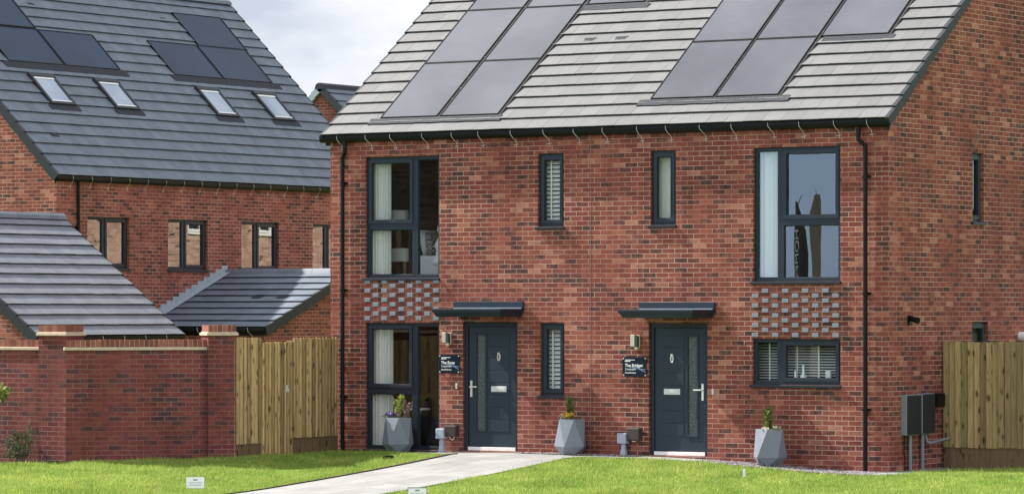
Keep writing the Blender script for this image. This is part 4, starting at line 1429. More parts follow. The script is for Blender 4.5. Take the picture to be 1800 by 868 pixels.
def bell(x, z, label):
    mb = MB()
    mb.box(x - .016, x + .016, -.014, 0, z - .045, z + .045)
    mb.tube([(x, -.014, z + .01), (x, -.020, z + .01)], .009, 10)
    tag(mb.build('doorbell', M_chrome, loc=(x, 0, z - .045), bevel=.003), label, 'doorbell')
bell(-7.78, 1.0, 'small chrome bell push between the left sign and left door')
bell(-3.03, .965, 'small chrome bell push just right of the right door')

def gas_box(x0, x1, z0, z1, label, cable=False):
    t = thing('meter_flap_box', ((x0 + x1) / 2, 0, z0), label, 'meter box')
    mb = MB()
    mb.box(x0, x1, -.10, 0, z0, z1)
    mb.build('body', M_brown, t, bevel=.008)
    m2 = MB(); m2.box(x0 + .012, x1 - .012, -.108, -.1005, z0 + .012, z1 - .012); m2.build('lid', M_brown, t, bevel=.004)
    m3 = MB()
    c = (x0 + x1) / 2
    if cable:
        m3.tube([V((c - .05 + .10 * math.sin(a), -.05, z0 - .0 - .055 * math.sin(math.pi * a / 1.57))) for a in np.linspace(0, 1.57, 9)], .007, 6)
    else:
        m3.box(c - .03, c + .03, -.07, -.04, z0 - .016, z0 - .001)
    m3.build('cable', M_whiteS, t)
gas_box(-7.96, -7.735, .19, .365, 'brown wall box with a cable loop low beside the left door', True)
gas_box(-4.53, -4.30, .185, .385, 'plain brown wall box low beside the right door')

def riser(x, y, ztop, label):
    z0 = gzf(x, y)
    t = thing('utility_riser', (x, y, z0), label, 'utility box', 'grey risers beside the doors')
    mb = MB()
    mb.box(x - .078, x + .078, y - .06, y + .06, ztop - .165, ztop)
    mb.build('head', M_pale, t, bevel=.012)
    b = MB()
    q = [(-.05, -.04), (.05, -.04), (.05, .04), (-.05, .04)]
    zs = [(z0 - .05, 1.0), (z0 + .06, .95), (z0 + .12, .75), (ztop - .165, .62)]
    for (z, k) in zs: b.v += [(x + .014 + p[0] * k, y + p[1] * k, z) for p in q]
    for i in range(3):
        for k in range(4):
            k2 = (k + 1) % 4
            b.f.append((i * 4 + k, i * 4 + k2, i * 4 + 4 + k2, i * 4 + 4 + k))
    b.build('stem', M_pale, t, bevel=.006)
riser(-8.02, -.085, .315, 'pale grey riser post beside the brown box with the cable loop')
riser(-4.60, -.085, .30, 'pale grey riser post beside the plain brown box')

# gable: meter boxes, vent, spotlight, vent brick, flue
def meter(y0, y1, z0, z1, px, label, cable):
    t = thing('meter_cabinet', (0, (y0 + y1) / 2, -.22), label, 'meter box', 'meter boxes on the gable')
    mb = MB()
    mb.box(0, .10, y0, y1, z0, z1)
    mb.build('body', M_pipeG, t, bevel=.006)  # paler than the door: sun on the left side put into the colour
    m2 = MB()
    mb2 = m2
    m2.box(.101, .118, y0 + .012, y1 - .008, z0 + .01, z1 - .01)
    m2.build('door', M_greybox, t, bevel=.006)
    m3 = MB(); m3.tube([(.05, px, z0), (.05, px, -.3)], .028, 10); m3.build('conduit', M_pipeG, t)
    if cable:
        m4 = MB(); m4.tube([(.035, y0 + .06, z0), (.03, y0 + .05, .1), (.035, y0 + .08, -.1), (.03, y0 + .07, -.3)], .01, 6)
        m4.build('cable', M_black, t)
meter(.40, .86, .335, .945, .62, 'dark grey meter box nearer the house corner, on the gable', True)
meter(.93, 1.34, .345, .955, 1.03, 'dark grey meter box beside the black vent, on the gable', False)
mb = MB()
mb.box(0, .11, 1.40, 1.68, .74, .95)
mb.box(.111, .125, 1.42, 1.66, .76, .93)
tag(mb.build('wall_vent', M_black, loc=(0, 1.54, .74), bevel=.006), 'square black vent cowl on the gable next to the fence', 'vent')
mb = MB()
mb.tube([(.03, 1.16, .36), (.06, 1.16, .22), (.10, 1.20, .195), (.16, 1.72, .26)], .022, 10)
tag(mb.build('waste_pipe', M_pipeG, loc=(.03, 1.16, .2)), 'light grey plastic waste pipe elbow below the meter boxes', 'pipe')
t = thing('security_camera', (0, .68, 2.02), 'small black camera fixed high on the brick gable', 'camera')
mb = MB(); mb.box(0, .03, .62, .72, 2.0, 2.14); mb.build('bracket', M_black, t, bevel=.005)
mb = MB(); mb.tube([(.02, .67, 2.10), (.17, .60, 2.07)], .042, 12); mb.tube([(.15, .61, 2.075), (.19, .59, 2.065)], .05, 12); mb.build('housing', M_black, t)
mb = MB(); mb.box(0, .012, 1.36, 1.52, 2.345, 2.505); mb.build('frame', M_brown, None) if False else None
vb = MB(); vb.box(-.002, .012, 1.36, 1.52, 2.345, 2.50)
for i in range(5): vb.box(.0125, .018, 1.375, 1.505, 2.365 + i * .027, 2.38 + i * .027)
tag(vb.build('vent_grille', plain('terracotta_vent', (.20, .085, .06), .8), loc=(0, 1.44, 2.345)), 'terracotta air vent set in the brick gable', 'vent')
mb = MB()
mb.tube([(0, 4.6, 1.80), (.22, 4.6, 1.80)], .075, 14); mb.tube([(.20, 4.6, 1.80), (.26, 4.6, 1.80)], .09, 14)
tag(mb.build('boiler_flue', M_whiteS, loc=(0, 4.6, 1.72)), 'white boiler flue end showing above the right fence', 'flue')

# ------------------------------------------------------------------ leaves, plants, planters
def leaves_arrays(pts, size, aspect=.5, flat=.0, r=None):
    """one quad (pointed) per point with random orientation -> verts, faces"""
    r = r or rng
    n = len(pts)
    a = r.uniform(0, 2 * np.pi, n); el = r.uniform(-.5, 1.1, n)
    d = np.stack([np.cos(a) * np.cos(el), np.sin(a) * np.cos(el), np.sin(el)], 1)
    up = r.normal(size=(n, 3)); sd = np.cross(d, up); sd /= np.linalg.norm(sd, axis=1, keepdims=True) + 1e-9
    L = size * r.uniform(.6, 1.3, (n, 1))
    w = L * aspect * .5
    p = np.asarray(pts)
    v = np.stack([p, p + d * L * .5 + sd * w, p + d * L, p + d * L * .5 - sd * w], 1).reshape(-1, 3)
    return v

def quads_obj(name, v, mat, parent=None, loc=(0, 0, 0), k=4):
    org = V(parent['org']) if parent is not None else V(loc)
    v = np.asarray(v) - np.array(org)
    n = len(v) // k
    me = bpy.data.meshes.new(name)
    me.vertices.add(len(v)); me.vertices.foreach_set('co', v.astype(np.float32).ravel())
    me.loops.add(n * k); me.loops.foreach_set('vertex_index', np.arange(n * k, dtype=np.int32))
    me.polygons.add(n)
    me.polygons.foreach_set('loop_start', np.arange(0, n * k, k, dtype=np.int32))
    me.polygons.foreach_set('loop_total', np.full(n, k, dtype=np.int32))
    me.update(calc_edges=True)
    me.validate()
    me.materials.append(mat)
    o = bpy.data.objects.new(name, me)
    COL.objects.link(o)
    o['org'] = tuple(org)
    if parent is not None: o.parent = parent
    else: o.location = org
    return o

PLA_H = .60
def planter_mesh():
    """faceted pot: five-sided rings, twisted against each other and triangulated"""
    n = 5
    rings = [(.165, 0.0, 0.0), (.285, .150, .5), (.225, PLA_H, 0.0)]
    vs, fs = [], []
    for (r, z, tw) in rings:
        for k in range(n):
            a = 2 * math.pi * (k + tw) / n + .35
            vs.append((r * math.cos(a), r * math.sin(a), z))
    for i, (r, z, tw) in enumerate(rings[:-1]):
        for k in range(n):
            k2 = (k + 1) % n
            A, B = i * n + k, i * n + k2
            C, D = (i + 1) * n + k, (i + 1) * n + k2
            if rings[i + 1][2] > tw: fs += [(A, B, C), (B, D, C)]
            else: fs += [(A, B, D), (A, D, C)]
    for k in range(n):
        a = 2 * math.pi * k / n + .35
        vs.append((.200 * math.cos(a), .200 * math.sin(a), PLA_H)); 
    b = 2 * n
    for k in range(n):
        k2 = (k + 1) % n
        fs.append((b + k, b + k2, 3 * n + k2, 3 * n + k))
    for k in range(n):
        a = 2 * math.pi * k / n + .35
        vs.append((.198 * math.cos(a), .198 * math.sin(a), PLA_H - .05))
    for k in range(n):
        k2 = (k + 1) % n
        fs.append((3 * n + k, 3 * n + k2, 4 * n + k2, 4 * n + k))
    fs.append(tuple(range(n))[::-1])
    return vs, fs
def planter(x, y, rot, label, sc=.95):
    z = gzf(x, y) + .012
    t = thing('faceted_planter', (x, y, z), label, 'planter', 'faceted planters along the front')
    vs, fs = planter_mesh()
    c, s = math.cos(rot), math.sin(rot)
    mb = MB()
    mb.v = [(x + (p[0] * c - p[1] * s) * sc, y + (p[0] * s + p[1] * c) * sc, z + p[2] * sc) for p in vs]
    mb.f = fs
    mb.build('pot', M_planter, t)
    m2 = MB()
    m2.poly([(x + .199 * sc * math.cos(2 * math.pi * k / 5 + .35 + rot), y + .199 * sc * math.sin(2 * math.pi * k / 5 + .35 + rot), z + (PLA_H - .03) * sc) for k in range(5)])
    m2.build('soil', M_soil, t)
    return z + (PLA_H - .02) * sc

def stems_plant(name, x, y, z, label, cat, n_stem, h, spread, leaf, lsize, mat, twigmat, seed, dens=40, aspect=.5, tuft=.03):
    r = np.random.default_rng(seed)
    t = thing(name, (x, y, z), label, cat)
    mb = MB(); pts = []
    for i in range(n_stem):
        a = r.uniform(0, 2 * np.pi); q = spread * math.sqrt(r.uniform(0, 1))
        hh = h * r.uniform(.7, 1.0)
        p0 = V((x + .25 * q * math.cos(a), y + .25 * q * math.sin(a), z - .02))
        p1 = V((x + q * math.cos(a), y + q * math.sin(a), z + hh))
        pm = (p0 + p1) / 2 + V((r.uniform(-.02, .02), r.uniform(-.02, .02), 0))
        mb.tube([p0, pm, p1], .005, 5, .0025)
        for k in range(dens):
            u = r.uniform(.12, 1.0)
            pp = p0.lerp(p1, u)
            pts.append((pp.x + r.normal() * tuft, pp.y + r.normal() * tuft, pp.z + r.normal() * .012))
    mb.build('stem', twigmat, t)
    quads_obj('foliage', leaves_arrays(np.array(pts), lsize, aspect, r=r), mat, t)
    return t

def flowers(name, x, y, z, label, spots, mat, rad, seed):
    r = np.random.default_rng(seed)
    t = thing(name, (x, y, z), label, 'flowers')
    for (dx, dy, dz) in spots:
        pts = [(x + dx + r.normal() * rad * .5, y + dy + r.normal() * rad * .5, z + dz + abs(r.normal()) * rad * .4) for k in range(26)]
        quads_obj('blossom', leaves_arrays(np.array(pts), rad * .9, .9, r=r), mat, t)
    lp = [(x + dx + r.normal() * .035, y + dy + r.normal() * .035, z + dz - .02 + r.normal() * .012) for (dx, dy, dz) in spots for k in range(16)]
    quads_obj('leaves', leaves_arrays(np.array(lp), .035, .6, r=r), M_leafG, t)

p1 = (-8.70, -.33)
zt = planter(*p1, 1.25, 'faceted grey planter in front of the tall ground-floor window')
stems_plant('planted_shrub', p1[0] - .02, p1[1], zt, 'yellow-green upright shrub in the planter by the tall window', 'plant', 7, .38, .11, None, .045, M_leafY, M_twig, 11, dens=60, aspect=.45, tuft=.016)
stems_plant('dry_plant', p1[0] + .10, p1[1] + .07, zt, 'dry pinkish-brown twiggy plant at right of the yellow-green shrub', 'plant', 8, .32, .11, None, .035, M_flK, M_twig, 12, dens=26, aspect=.7, tuft=.022)
flowers('pansies', p1[0] - .10, p1[1] - .07, zt + .02, 'purple pansies at the rim of the planter by the tall window', [(-.05, 0, .03), (.0, -.02, .05), (.03, .02, .02)], M_flP, .05, 13)
p2 = (-5.42, -.30)
zt = planter(*p2, .10, 'faceted grey planter between the two front doors')
stems_plant('planted_shrub', p2[0] - .01, p2[1], zt, 'slim green conifer shrub in the planter between the doors', 'plant', 9, .42, .055, None, .042, M_leafG, M_twig, 21, dens=75, aspect=.3, tuft=.017)
flowers('pansies', p2[0] + .02, p2[1] - .09, zt + .02, 'orange-yellow pansies at the foot of the slim conifer shrub', [(-.03, 0, .04), (.03, .0, .05), (.0, -.03, .02)], M_flY, .055, 22)
flowers('primroses', p2[0] - .09, p2[1] - .08, zt + .01, 'cream flowers on the left rim of the planter between the doors', [(-.03, .02, .02), (.0, 0, .02)], M_flW, .04, 23)
p3 = (-1.80, -.42)
zt = planter(*p3, .95, 'faceted grey planter under the kitchen window with blinds')
stems_plant('planted_shrub', p3[0] - .02, p3[1], zt, 'bushy green shrub in the planter under the kitchen window', 'plant', 12, .37, .085, None, .042, M_leafG, M_twig, 31, dens=75, aspect=.4, tuft=.020)
flowers('primroses', p3[0] + .02, p3[1] - .09, zt + .0, 'pale cream flowers around the foot of the bushy green shrub', [(-.10, .06, .02), (.10, .05, .03), (.14, .09, .02), (-.02, -.02, .01)], M_flW, .035, 32)

# ------------------------------------------------------------------ beds, gravel, left shrubs
def scatter_chips(name, poly, dens, size, mat, off=.0, seed=1, kind='stuff'):
    r = np.random.default_rng(seed)
    P = np.array(poly); lo, hi = P.min(0), P.max(0)
    n = int(dens * (hi[0] - lo[0]) * (hi[1] - lo[1]))
    x = r.uniform(lo[0], hi[0], n); y = r.uniform(lo[1], hi[1], n)
    k = inpoly(x, y, poly); x, y = x[k], y[k]
    z = gz(x, y) + off
    c = np.stack([x, y, z + size * .25], 1); n = len(c)
    s = size * r.uniform(.5, 1.3, (n, 1)); a = r.uniform(0, 2 * np.pi, n)
    ux = np.stack([np.cos(a), np.sin(a), r.normal(0, .25, n)], 1); uy = np.stack([-np.sin(a), np.cos(a), r.normal(0, .25, n)], 1); uz = np.tile([0, 0, 1.0], (n, 1))
    cor = [-ux * s, uy * s * .7, ux * s, -uy * s * .7, uz * s * .45]
    v = np.stack([c + q for q in cor], 1).reshape(-1, 3)
    b = np.arange(n)[:, None] * 5
    tri = np.concatenate([b + np.array([[0, 4, 1]]) * 1, b + np.array([[1, 4, 2]]), b + np.array([[2, 4, 3]]), b + np.array([[3, 4, 0]])], 0)
    me = bpy.data.meshes.new(name)
    me.from_pydata(v.tolist(), [], tri.tolist())
    me.materials.append(mat)
    o = bpy.data.objects.new(name, me); COL.objects.link(o)
    o['kind'] = kind
    return o
M_chip = island_mat('slate_chipping', (.10, .085, .095), (.36, .32, .34), rough=.8, nscale=60, nvar=.15, mid=(.20, .17, .19))
M_barkchip = island_mat('bark_chip', (.02, .013, .010), (.10, .06, .045), rough=.95, nscale=60, nvar=.2)
M_gravelbed = plain('slate_bed', (.085, .072, .080), .95, var=.5, nscale=45, bump=.8)
gr1 = [(-6.58, -.03), (-4.24, -.03), (-4.24, -.36), (-5.0, -.45), (-5.9, -.36), (-6.58, -.12)]
gr2 = [(-3.1, -.03), (-.02, -.03), (.02, -.96), (-1.2, -.90), (-2.1, -.80), (-2.95, -.72)]
bed = [(-12.6, -4.9), (-16, -4.8), (-16, -6.15), (-13.0, -5.7), (-12.1, -5.25), (-11.9, -5.0), (-12.0, -4.87)]
def bed_sheet(name, poly, mat, off):
    P = np.array(poly); lo, hi = P.min(0), P.max(0)
    o = sheet(np.arange(lo[0], hi[0] + .04, .05), np.arange(lo[1], hi[1] + .04, .05), off, name, mat,
              lambda x, y: bool(inpoly(np.array([x]), np.array([y]), poly)[0]))
    return tag(o, kind='structure')
bed_sheet('gravel_bed', gr1, M_gravelbed, .024)
bed_sheet('gravel_bed', gr2, M_gravelbed, .008)
bed_sheet('soil_bed', bed, M_soil, .012)
scatter_chips('gravel', gr1, 1500, .020, M_chip, .024, 3)
scatter_chips('gravel', gr2, 1500, .022, M_chip, .010, 4)
scatter_chips('bark_mulch', bed, 700, .035, M_barkchip, .012, 5)

def wild_bush(x, y, h, w, label, seed, mat, nl=1500, twigs=True):
    r = np.random.default_rng(seed)
    z = gzf(x, y)
    t = thing('shrub', (x, y, z), label, 'shrub')
    mb = MB(); pts = []
    for i in range(16):
        a = r.uniform(0, 2 * np.pi); q = w * r.uniform(.2, .55)
        hh = h * r.uniform(.35, .62) if i > 6 else h * r.uniform(.7, 1.0)
        p0 = V((x + .03 * math.cos(a), y + .03 * math.sin(a), z - .03))
        p1 = V((x + q * math.cos(a) * .8, y + q * math.sin(a) * .8, z + hh * .55))
        p2 = V((x + q * math.cos(a) * 1.0, y + q * math.sin(a), z + hh))
        mb.tube([p0, p1, p2], .008, 5, .003)
        if i <= 6:
            for k in range(36):
                pp = p1.lerp(p2, r.uniform(.2, 1.0))
                pts.append((pp.x + r.normal() * .016, pp.y + r.normal() * .016, pp.z + r.normal() * .02))
    for (cz, rz_, rw, n) in ((.30, .16, .36, nl), (.12, .12, .30, nl)):
        u = r.normal(size=(n, 3)); u /= np.linalg.norm(u, axis=1, keepdims=True); u *= r.uniform(.45, 1.0, (n, 1)) ** .5
        lump = 1 + .25 * np.sin(u[:, :1] * 7 + seed) * np.cos(u[:, 2:] * 6)
        u = u * lump
        pts += (np.array([x, y, z + cz * h / .75 + .06]) + u * np.array([w * rw, w * rw, h * rz_ * 1.2])).tolist()
    mb.build('stem', M_twig, t)
    quads_obj('foliage', leaves_arrays(np.array(pts), .038, .5, r=r), mat, t)
    return t
wild_bush(-12.62, -5.12, .72, .60, 'small grey-green shrub with bare twigs against the brick pier', 41, M_leafD, nl=800)
# taller shrub entering at the left edge
t = thing('shrub', (-13.45, -5.25, gzf(-13.45, -5.25)), 'yellow-green shrub just entering at the left edge of the picture', 'shrub')
mb = MB(); zz = gzf(-13.45, -5.25)
for k in range(5): mb.tube([(-13.45, -5.25, zz - .05), (-13.42 + .02 * k, -5.25, zz + .5), (-13.05 + .08 * (k - 2), -5.25 + .06 * (k - 2), zz + 1.12)], .014, 6, .005)
mb.build('stem', M_twig, t)
r_ = np.random.default_rng(5)
u = r_.normal(size=(520, 3)); u /= np.linalg.norm(u, axis=1, keepdims=True); u *= r_.uniform(.3, 1, (520, 1)) ** .5
quads_obj('foliage', leaves_arrays(np.array([-13.02, -5.25, zz + 1.10]) + u * np.array([.26, .2, .18]), .08, .55, r=r_), M_leafV, t)

# ------------------------------------------------------------------ lawn signs, tag, ground spotlight
def lawn_sign(x, y, w, h, rot, lean, label, border, dz=-.055):
    z = gzf(x, y)
    t = thing('lawn_sign', (x, y, z), label, 'sign')
    U = V((math.cos(rot), math.sin(rot), 0)); Wd = (Z_ + V((-U.y, U.x, 0)) * lean).normalized(); Nn = U.cross(Wd)
    O = V((x, y, z + dz))
    mb = MB(); mb.box3(O, U, Nn, Wd, -w / 2, w / 2, -.006, 0, 0, h); mb.build('panel', M_whiteS, t)
    st = MB()
    for u in (-w * .3, w * .3): st.box3(O, U, Nn, Wd, u - .006, u + .006, -.012, -.0065, -.18, h * .8)
    st.build('stake', M_greybox, t)
    if border:
        b = MB()
        for (a, c, d, e) in ((-w / 2, w / 2, h - .010, h), (-w / 2, -w / 2 + .012, 0, h - .010), (w / 2 - .012, w / 2, 0, h - .010)): b.box3(O, U, Nn, Wd, a, c, .0005, .005, d, e)
        b.build('border', M_print, t)
    pr = MB()
    pr.box3(O, U, Nn, Wd, -.032, .032, .0006, .0018, h - .055, h - .032)
    for i in range(5):
        if i == 3: continue
        l = random.uniform(.6, .8)
        pr.box3(O, U, Nn, Wd, -w * .5 * l, w * .5 * l, .0006, .0016, h - .085 - i * .024, h - .079 - i * .024)
    pr.build('small_print', M_print, t)
RC = R(32.8)
lawn_sign(-8.42, -6.05, .265, .19, RC + .05, .3, 'low white notice lying in the left lawn near the path', False, .0)
lawn_sign(-4.30, -6.25, .285, .21, RC - .12, .28, 'white notice with grey border at the right edge of the path', True)
mb = MB(); z = gzf(-1.47, -1.8); mb.box3((-1.47, -1.8, z), V((.85, .5, 0)), V((-.5, .85, 0)), Z_, -.02, .02, -.004, .004, -.02, .13)
tag(mb.build('marker_peg', M_whiteS, loc=(-1.47, -1.8, z)), 'tiny white marker peg standing in the right lawn', 'peg')
t = thing('garden_spotlight', (-8.05, -1.55, gzf(-8.05, -1.55)), 'small black spotlight on a spike in the left lawn', 'spotlight')
z = gzf(-8.05, -1.55) - .065
mb = MB(); mb.box3((-8.05, -1.55, z + .10), V((.84, .54, 0)), V((-.54, .84, 0)), Z_, -.085, .085, -.05, .05, -.03, .035); mb.build('housing', M_black, t, bevel=.012)
mb = MB(); mb.tube([(-8.05, -1.55, z + .07), (-8.05, -1.55, z - .05)], .01, 6); mb.build('spike', M_black, t)

# ------------------------------------------------------------------ behind the glass
def curtain(x0, x1, y, z0, z1, label, folds=7, amp=.03, mat=None):
    me = MB()
    n = folds * 8
    rows = 2
    top = [(x0 + (x1 - x0) * i / n, y + amp * math.sin(i / n * folds * 2 * math.pi) + amp * .4 * math.sin(i * .9)) for i in range(n + 1)]
    for i in range(n):
        a, b = top[i], top[i + 1]
        me.poly([(a[0], a[1], z0), (b[0], b[1], z0), (b[0], b[1], z1), (a[0], a[1], z1)])
    o = me.build('curtain', mat or M_curtain, loc=((x0 + x1) / 2, y, z0))
    return tag(o, label, 'curtain')
curtain(-9.58, -9.20, .20, 2.56, 4.80, 'white curtain drawn to the left of the upper left window')
curtain(-9.58, -9.16, .20, .0, 2.10, 'pale curtain drawn to the left of the tall ground-floor window')
curtain(-2.38, -1.95, .20, 2.56, 4.80, 'white curtain behind the left light of the upper right window')
curtain(-4.16, -3.90, .20, 3.40, 4.80, 'pale blue curtain behind the right of the two narrow upper windows', folds=4, amp=.02)

def blind(x0, x1, y, z0, z1, pitch, label, tilt=.55, depth=.045, rods=(), name='venetian_blind', mat=None):
    t = thing(name, ((x0 + x1) / 2, y, z0), label, 'blind')
    mb = MB()
    z = z0 + .02
    A = V((0, math.cos(tilt), math.sin(tilt)))
    while z < z1:
        mb.box3((0, y, z), X_, A, A.cross(X_), x0, x1, -depth / 2, depth / 2, -.0015, .0015)
        z += pitch
    mb.build('slats', mat or M_white, t)
    m2 = MB()
    for r in rods: m2.box(r - .012, r + .012, y - depth * .6, y - depth * .6 + .004, z0, z1)
    if rods: m2.build('tape', mat or M_white, t)
    m3 = MB(); m3.box(x0, x1, y - .025, y + .025, z1, z1 + .04); m3.build('head_rail', mat or M_white, t)
blind(-6.26, -5.80, .17, 3.52, 4.62, .068, 'white louvred shutter inside the left of the two narrow upper windows', tilt=.95, depth=.062, rods=(-6.06,), name='window_shutter')
blind(-6.22, -5.80, .17, .85, 1.96, .068, 'white louvred shutter inside the narrow window beside the left door', tilt=.95, depth=.062, rods=(-6.03,), name='window_shutter')
blind(-2.42, -1.90, .29, 1.12, 1.76, .042, 'white venetian blind in the small left light of the kitchen window', tilt=.55, depth=.035, rods=(-2.18,))
blind(-1.90, -.84, .29, 1.12, 1.76, .042, 'white venetian blind in the wide light of the kitchen window', tilt=.55, depth=.035, rods=(-1.70, -1.33))

def lathe_thing(name, x, y, z, prof, label, cat, mat):
    mb = MB(); mb.lathe(prof, (x, y, z), 16)
    return tag(mb.build(name, mat, loc=(x, y, z), smooth=True), label, cat)
lathe_thing('vase', -1.55, .19, 1.115, [(.05, 0), (.055, .03), (.05, .10), (.022, .14), (.018, .27)], 'tall white bottle vase on the kitchen sill', 'vase', M_whiteS)
lathe_thing('vase', -1.69, .19, 1.115, [(.045, 0), (.05, .025), (.045, .06), (.018, .09), (.016, .18)], 'shorter white bottle vase on the kitchen sill', 'vase', M_whiteS)
mb = MB(); mb.box(-1.16, -1.07, .16, .23, 1.115, 1.30)
tag(mb.build('canister', M_whiteS, loc=(-1.11, .19, 1.115), bevel=.008), 'white canister at the right end of the kitchen sill', 'canister')
mb = MB(); mb.box(-2.34, -.82, .135, .34, 1.085, 1.115); mb.build('window_board', M_whiteS, house)

# bedroom upstairs left
t = thing('bedside_table', (-9.42, .8, 2.45), 'white bedside table with a drawer behind the upper left window', 'bedside table')
mb = MB(); mb.box(-9.62, -9.20, .60, 1.0, 3.02, 3.24)
mb.build('drawer', M_white, t, bevel=.008)
for (x, y) in ((-9.60, .62), (-9.22, .62), (-9.60, .98), (-9.22, .98)):
    mb = MB(); mb.box(x - .02, x + .02, y - .02, y + .02, 2.45, 3.02); mb.build('leg', M_oak, t)
t = thing('table_lamp', (-9.50, .85, 3.24), 'table lamp with a white drum shade on the bedside table', 'lamp')
mb = MB(); mb.lathe([(.07, 0), (.075, .02), (.03, .06), (.05, .16), (.05, .26), (.012, .34), (.012, .42)], (-9.50, .85, 3.24), 16); mb.build('base', M_oak, t, smooth=True)
mb = MB(); mb.lathe([(.185, .40), (.165, .63)], (-9.50, .85, 3.24), 24, cap=False); mb.build('lamp_shade', M_cloth, t, smooth=True)
t = thing('bed', (-8.7, 1.6, 2.45), 'bed with white linen behind the upper left window', 'bed')
mb = MB(); mb.box(-9.15, -8.0, .75, 2.6, 2.75, 3.12); mb.build('mattress', M_cloth, t, bevel=.06)
mb = MB(); mb.box(-9.15, -8.0, .75, 2.6, 2.5, 2.745); mb.build('base', M_cloth, t)
mb = MB(); mb.box(-9.22, -9.16, .7, 2.65, 2.5, 3.75); mb.build('headboard', M_dark, t, bevel=.02)
def pillow(x, y, z, w, h, mat, label, lean=.35):
    mb = MB()
    n = 8
    for i in range(n):
        for j in range(n):
            q = []
            for (a, b) in ((i, j), (i + 1, j), (i + 1, j + 1), (i, j + 1)):
                u, v = a / n * 2 - 1, b / n * 2 - 1
                th = .10 * ((1 - u * u) * (1 - v * v)) ** .5
                q.append((u, v, th))
            for s in (1, -1):
                pp = [(x + s * t_ * .9 + v * 0 + lean * (vv * h / 2) * -.5, y + uu * w / 2, z + h / 2 + vv * h / 2) for (uu, vv, t_) in q for v in (0,)]
                mb.poly(pp if s < 0 else pp[::-1])
    o = mb.build('pillow', mat, loc=(x, y, z), smooth=True)
    return tag(o, label, 'pillow')
def check_mat():
    m, nt, b = newmat('check_cloth')
    g = N(nt, 'ShaderNodeNewGeometry')
    c = N(nt, 'ShaderNodeTexChecker', {'Scale': 28.0, 'Color1': (.08, .085, .09, 1), 'Color2': (.45, .45, .44, 1)})
    nt.links.new(g.outputs['Position'], c.inputs['Vector']); nt.links.new(c.outputs['Color'], b.inputs['Base Color'])
    b.inputs['Roughness'].default_value = .9
    return m
pillow(-9.02, 1.05, 3.12, .5, .42, M_cloth, 'white pillow propped against the headboard')
pillow(-8.86, .95, 3.12, .42, .38, check_mat(), 'grey checked cushion in front of the white pillow')
mb = MB()
r_ = np.random.default_rng(9)
prof = []
for k in range(9):
    zf = k / 8
    prof.append((.10 + .10 * (1 - zf) + .03 * math.sin(k * 1.9), zf * .66))
mb.lathe(prof, (-8.42, .62, 2.95), 10)
tag(mb.build('dressing_gown', M_cloth, loc=(-8.42, .62, 2.95), smooth=True), 'white dressing gown draped at the right of the upper left window', 'dressing gown')
# chair and white stand downstairs left
t = thing('side_table', (-8.9, .55, -.05), 'tall white side table inside the tall ground-floor window', 'table')
mb = MB(); mb.lathe([(.16, 0), (.16, .02), (.03, .05), (.03, .62), (.2, .64), (.2, .67)], (-8.9, .55, -.05), 18); mb.build('stand', M_white, t, smooth=False)

# ------------------------------------------------------------------ across the road: what the window panes mirror
oh = thing('opposite_house', (-31, -34, -.6), 'brick house across the road, mirrored in the upper left window', 'house')
mb = MB()
wall_grid(mb, (0, -29.5, 0), X_, Y_, -39, -25.2, -1, 7.6, [(-36.5, -35.2, 1, 2.4), (-30.6, -29.3, 4.4, 5.8)])
for (x, s) in ((-25.2, 1), (-39, -1)): wall_grid(mb, (x, 0, 0), Y_, X_ * s, -38, -29.5, -1, 7.6)
wall_grid(mb, (0, -38, 0), X_, -Y_, -39, -25.2, -1, 7.6)
mb.poly([(-25.2, -38, 7.6), (-25.2, -29.5, 7.6), (-25.2, -33.75, 10.8)])
mb.poly([(-39, -29.5, 7.6), (-39, -38, 7.6), (-39, -33.75, 10.8)])
mb.build('wall', M_brickBr, oh)
mb = MB()
for s in (1, -1):
    y = -33.75 + s * 4.5
    mb.poly([(-39.2, y, 7.45), (-25.0, y, 7.45), (-25.0, -33.75, 10.9), (-39.2, -33.75, 10.9)][::s])
mb.build('roof', M_tileB, oh)
for (a, b, c, d) in ((-36.5, -35.2, 1, 2.4), (-30.6, -29.3, 4.4, 5.8)):
    window(oh, (b, -29.5, c), -X_, Y_, b - a, d - c, [(0, .65, 0, 1.4, 0), (.65, 1.3, 0, 1.4, 1)])
rh = thing('rear_house', (-8, 34, -.4), 'sunlit brick house behind, mirrored in the windows of the left house', 'house')
mb = MB()
wall_grid(mb, (-12.5, 0, 0), Y_, -X_, 22, 46, -1, 7.2, [(27.5, 28.7, 4.25, 5.5), (30.6, 31.8, 4.25, 5.5), (38.2, 39.4, 4.25, 5.5)])
wall_grid(mb, (0, 22, 0), X_, -Y_, -12.5, -4, -1, 7.2); wall_grid(mb, (0, 46, 0), X_, Y_, -12.5, -4, -1, 7.2)
wall_grid(mb, (-4, 0, 0), Y_, X_, 22, 46, -1, 7.2)
mb.build('wall', M_brickO, rh)
mb = MB()
mb.poly([(-12.8, 21.8, 7.1), (-12.8, 46.2, 7.1), (-8.25, 46.2, 10.3), (-8.25, 21.8, 10.3)][::-1])
mb.poly([(-3.7, 21.8, 7.1), (-3.7, 46.2, 7.1), (-8.25, 46.2, 10.3), (-8.25, 21.8, 10.3)])
mb.build('roof', M_tileB, rh)
for a in (27.5, 30.6, 38.2): window(rh, (-12.5, a + 1.2, 4.25), -Y_, -X_, 1.2, 1.25, [(0, .6, 0, 1.25, 0), (.6, 1.2, 0, 1.25, 1)], mat=M_whiteS)
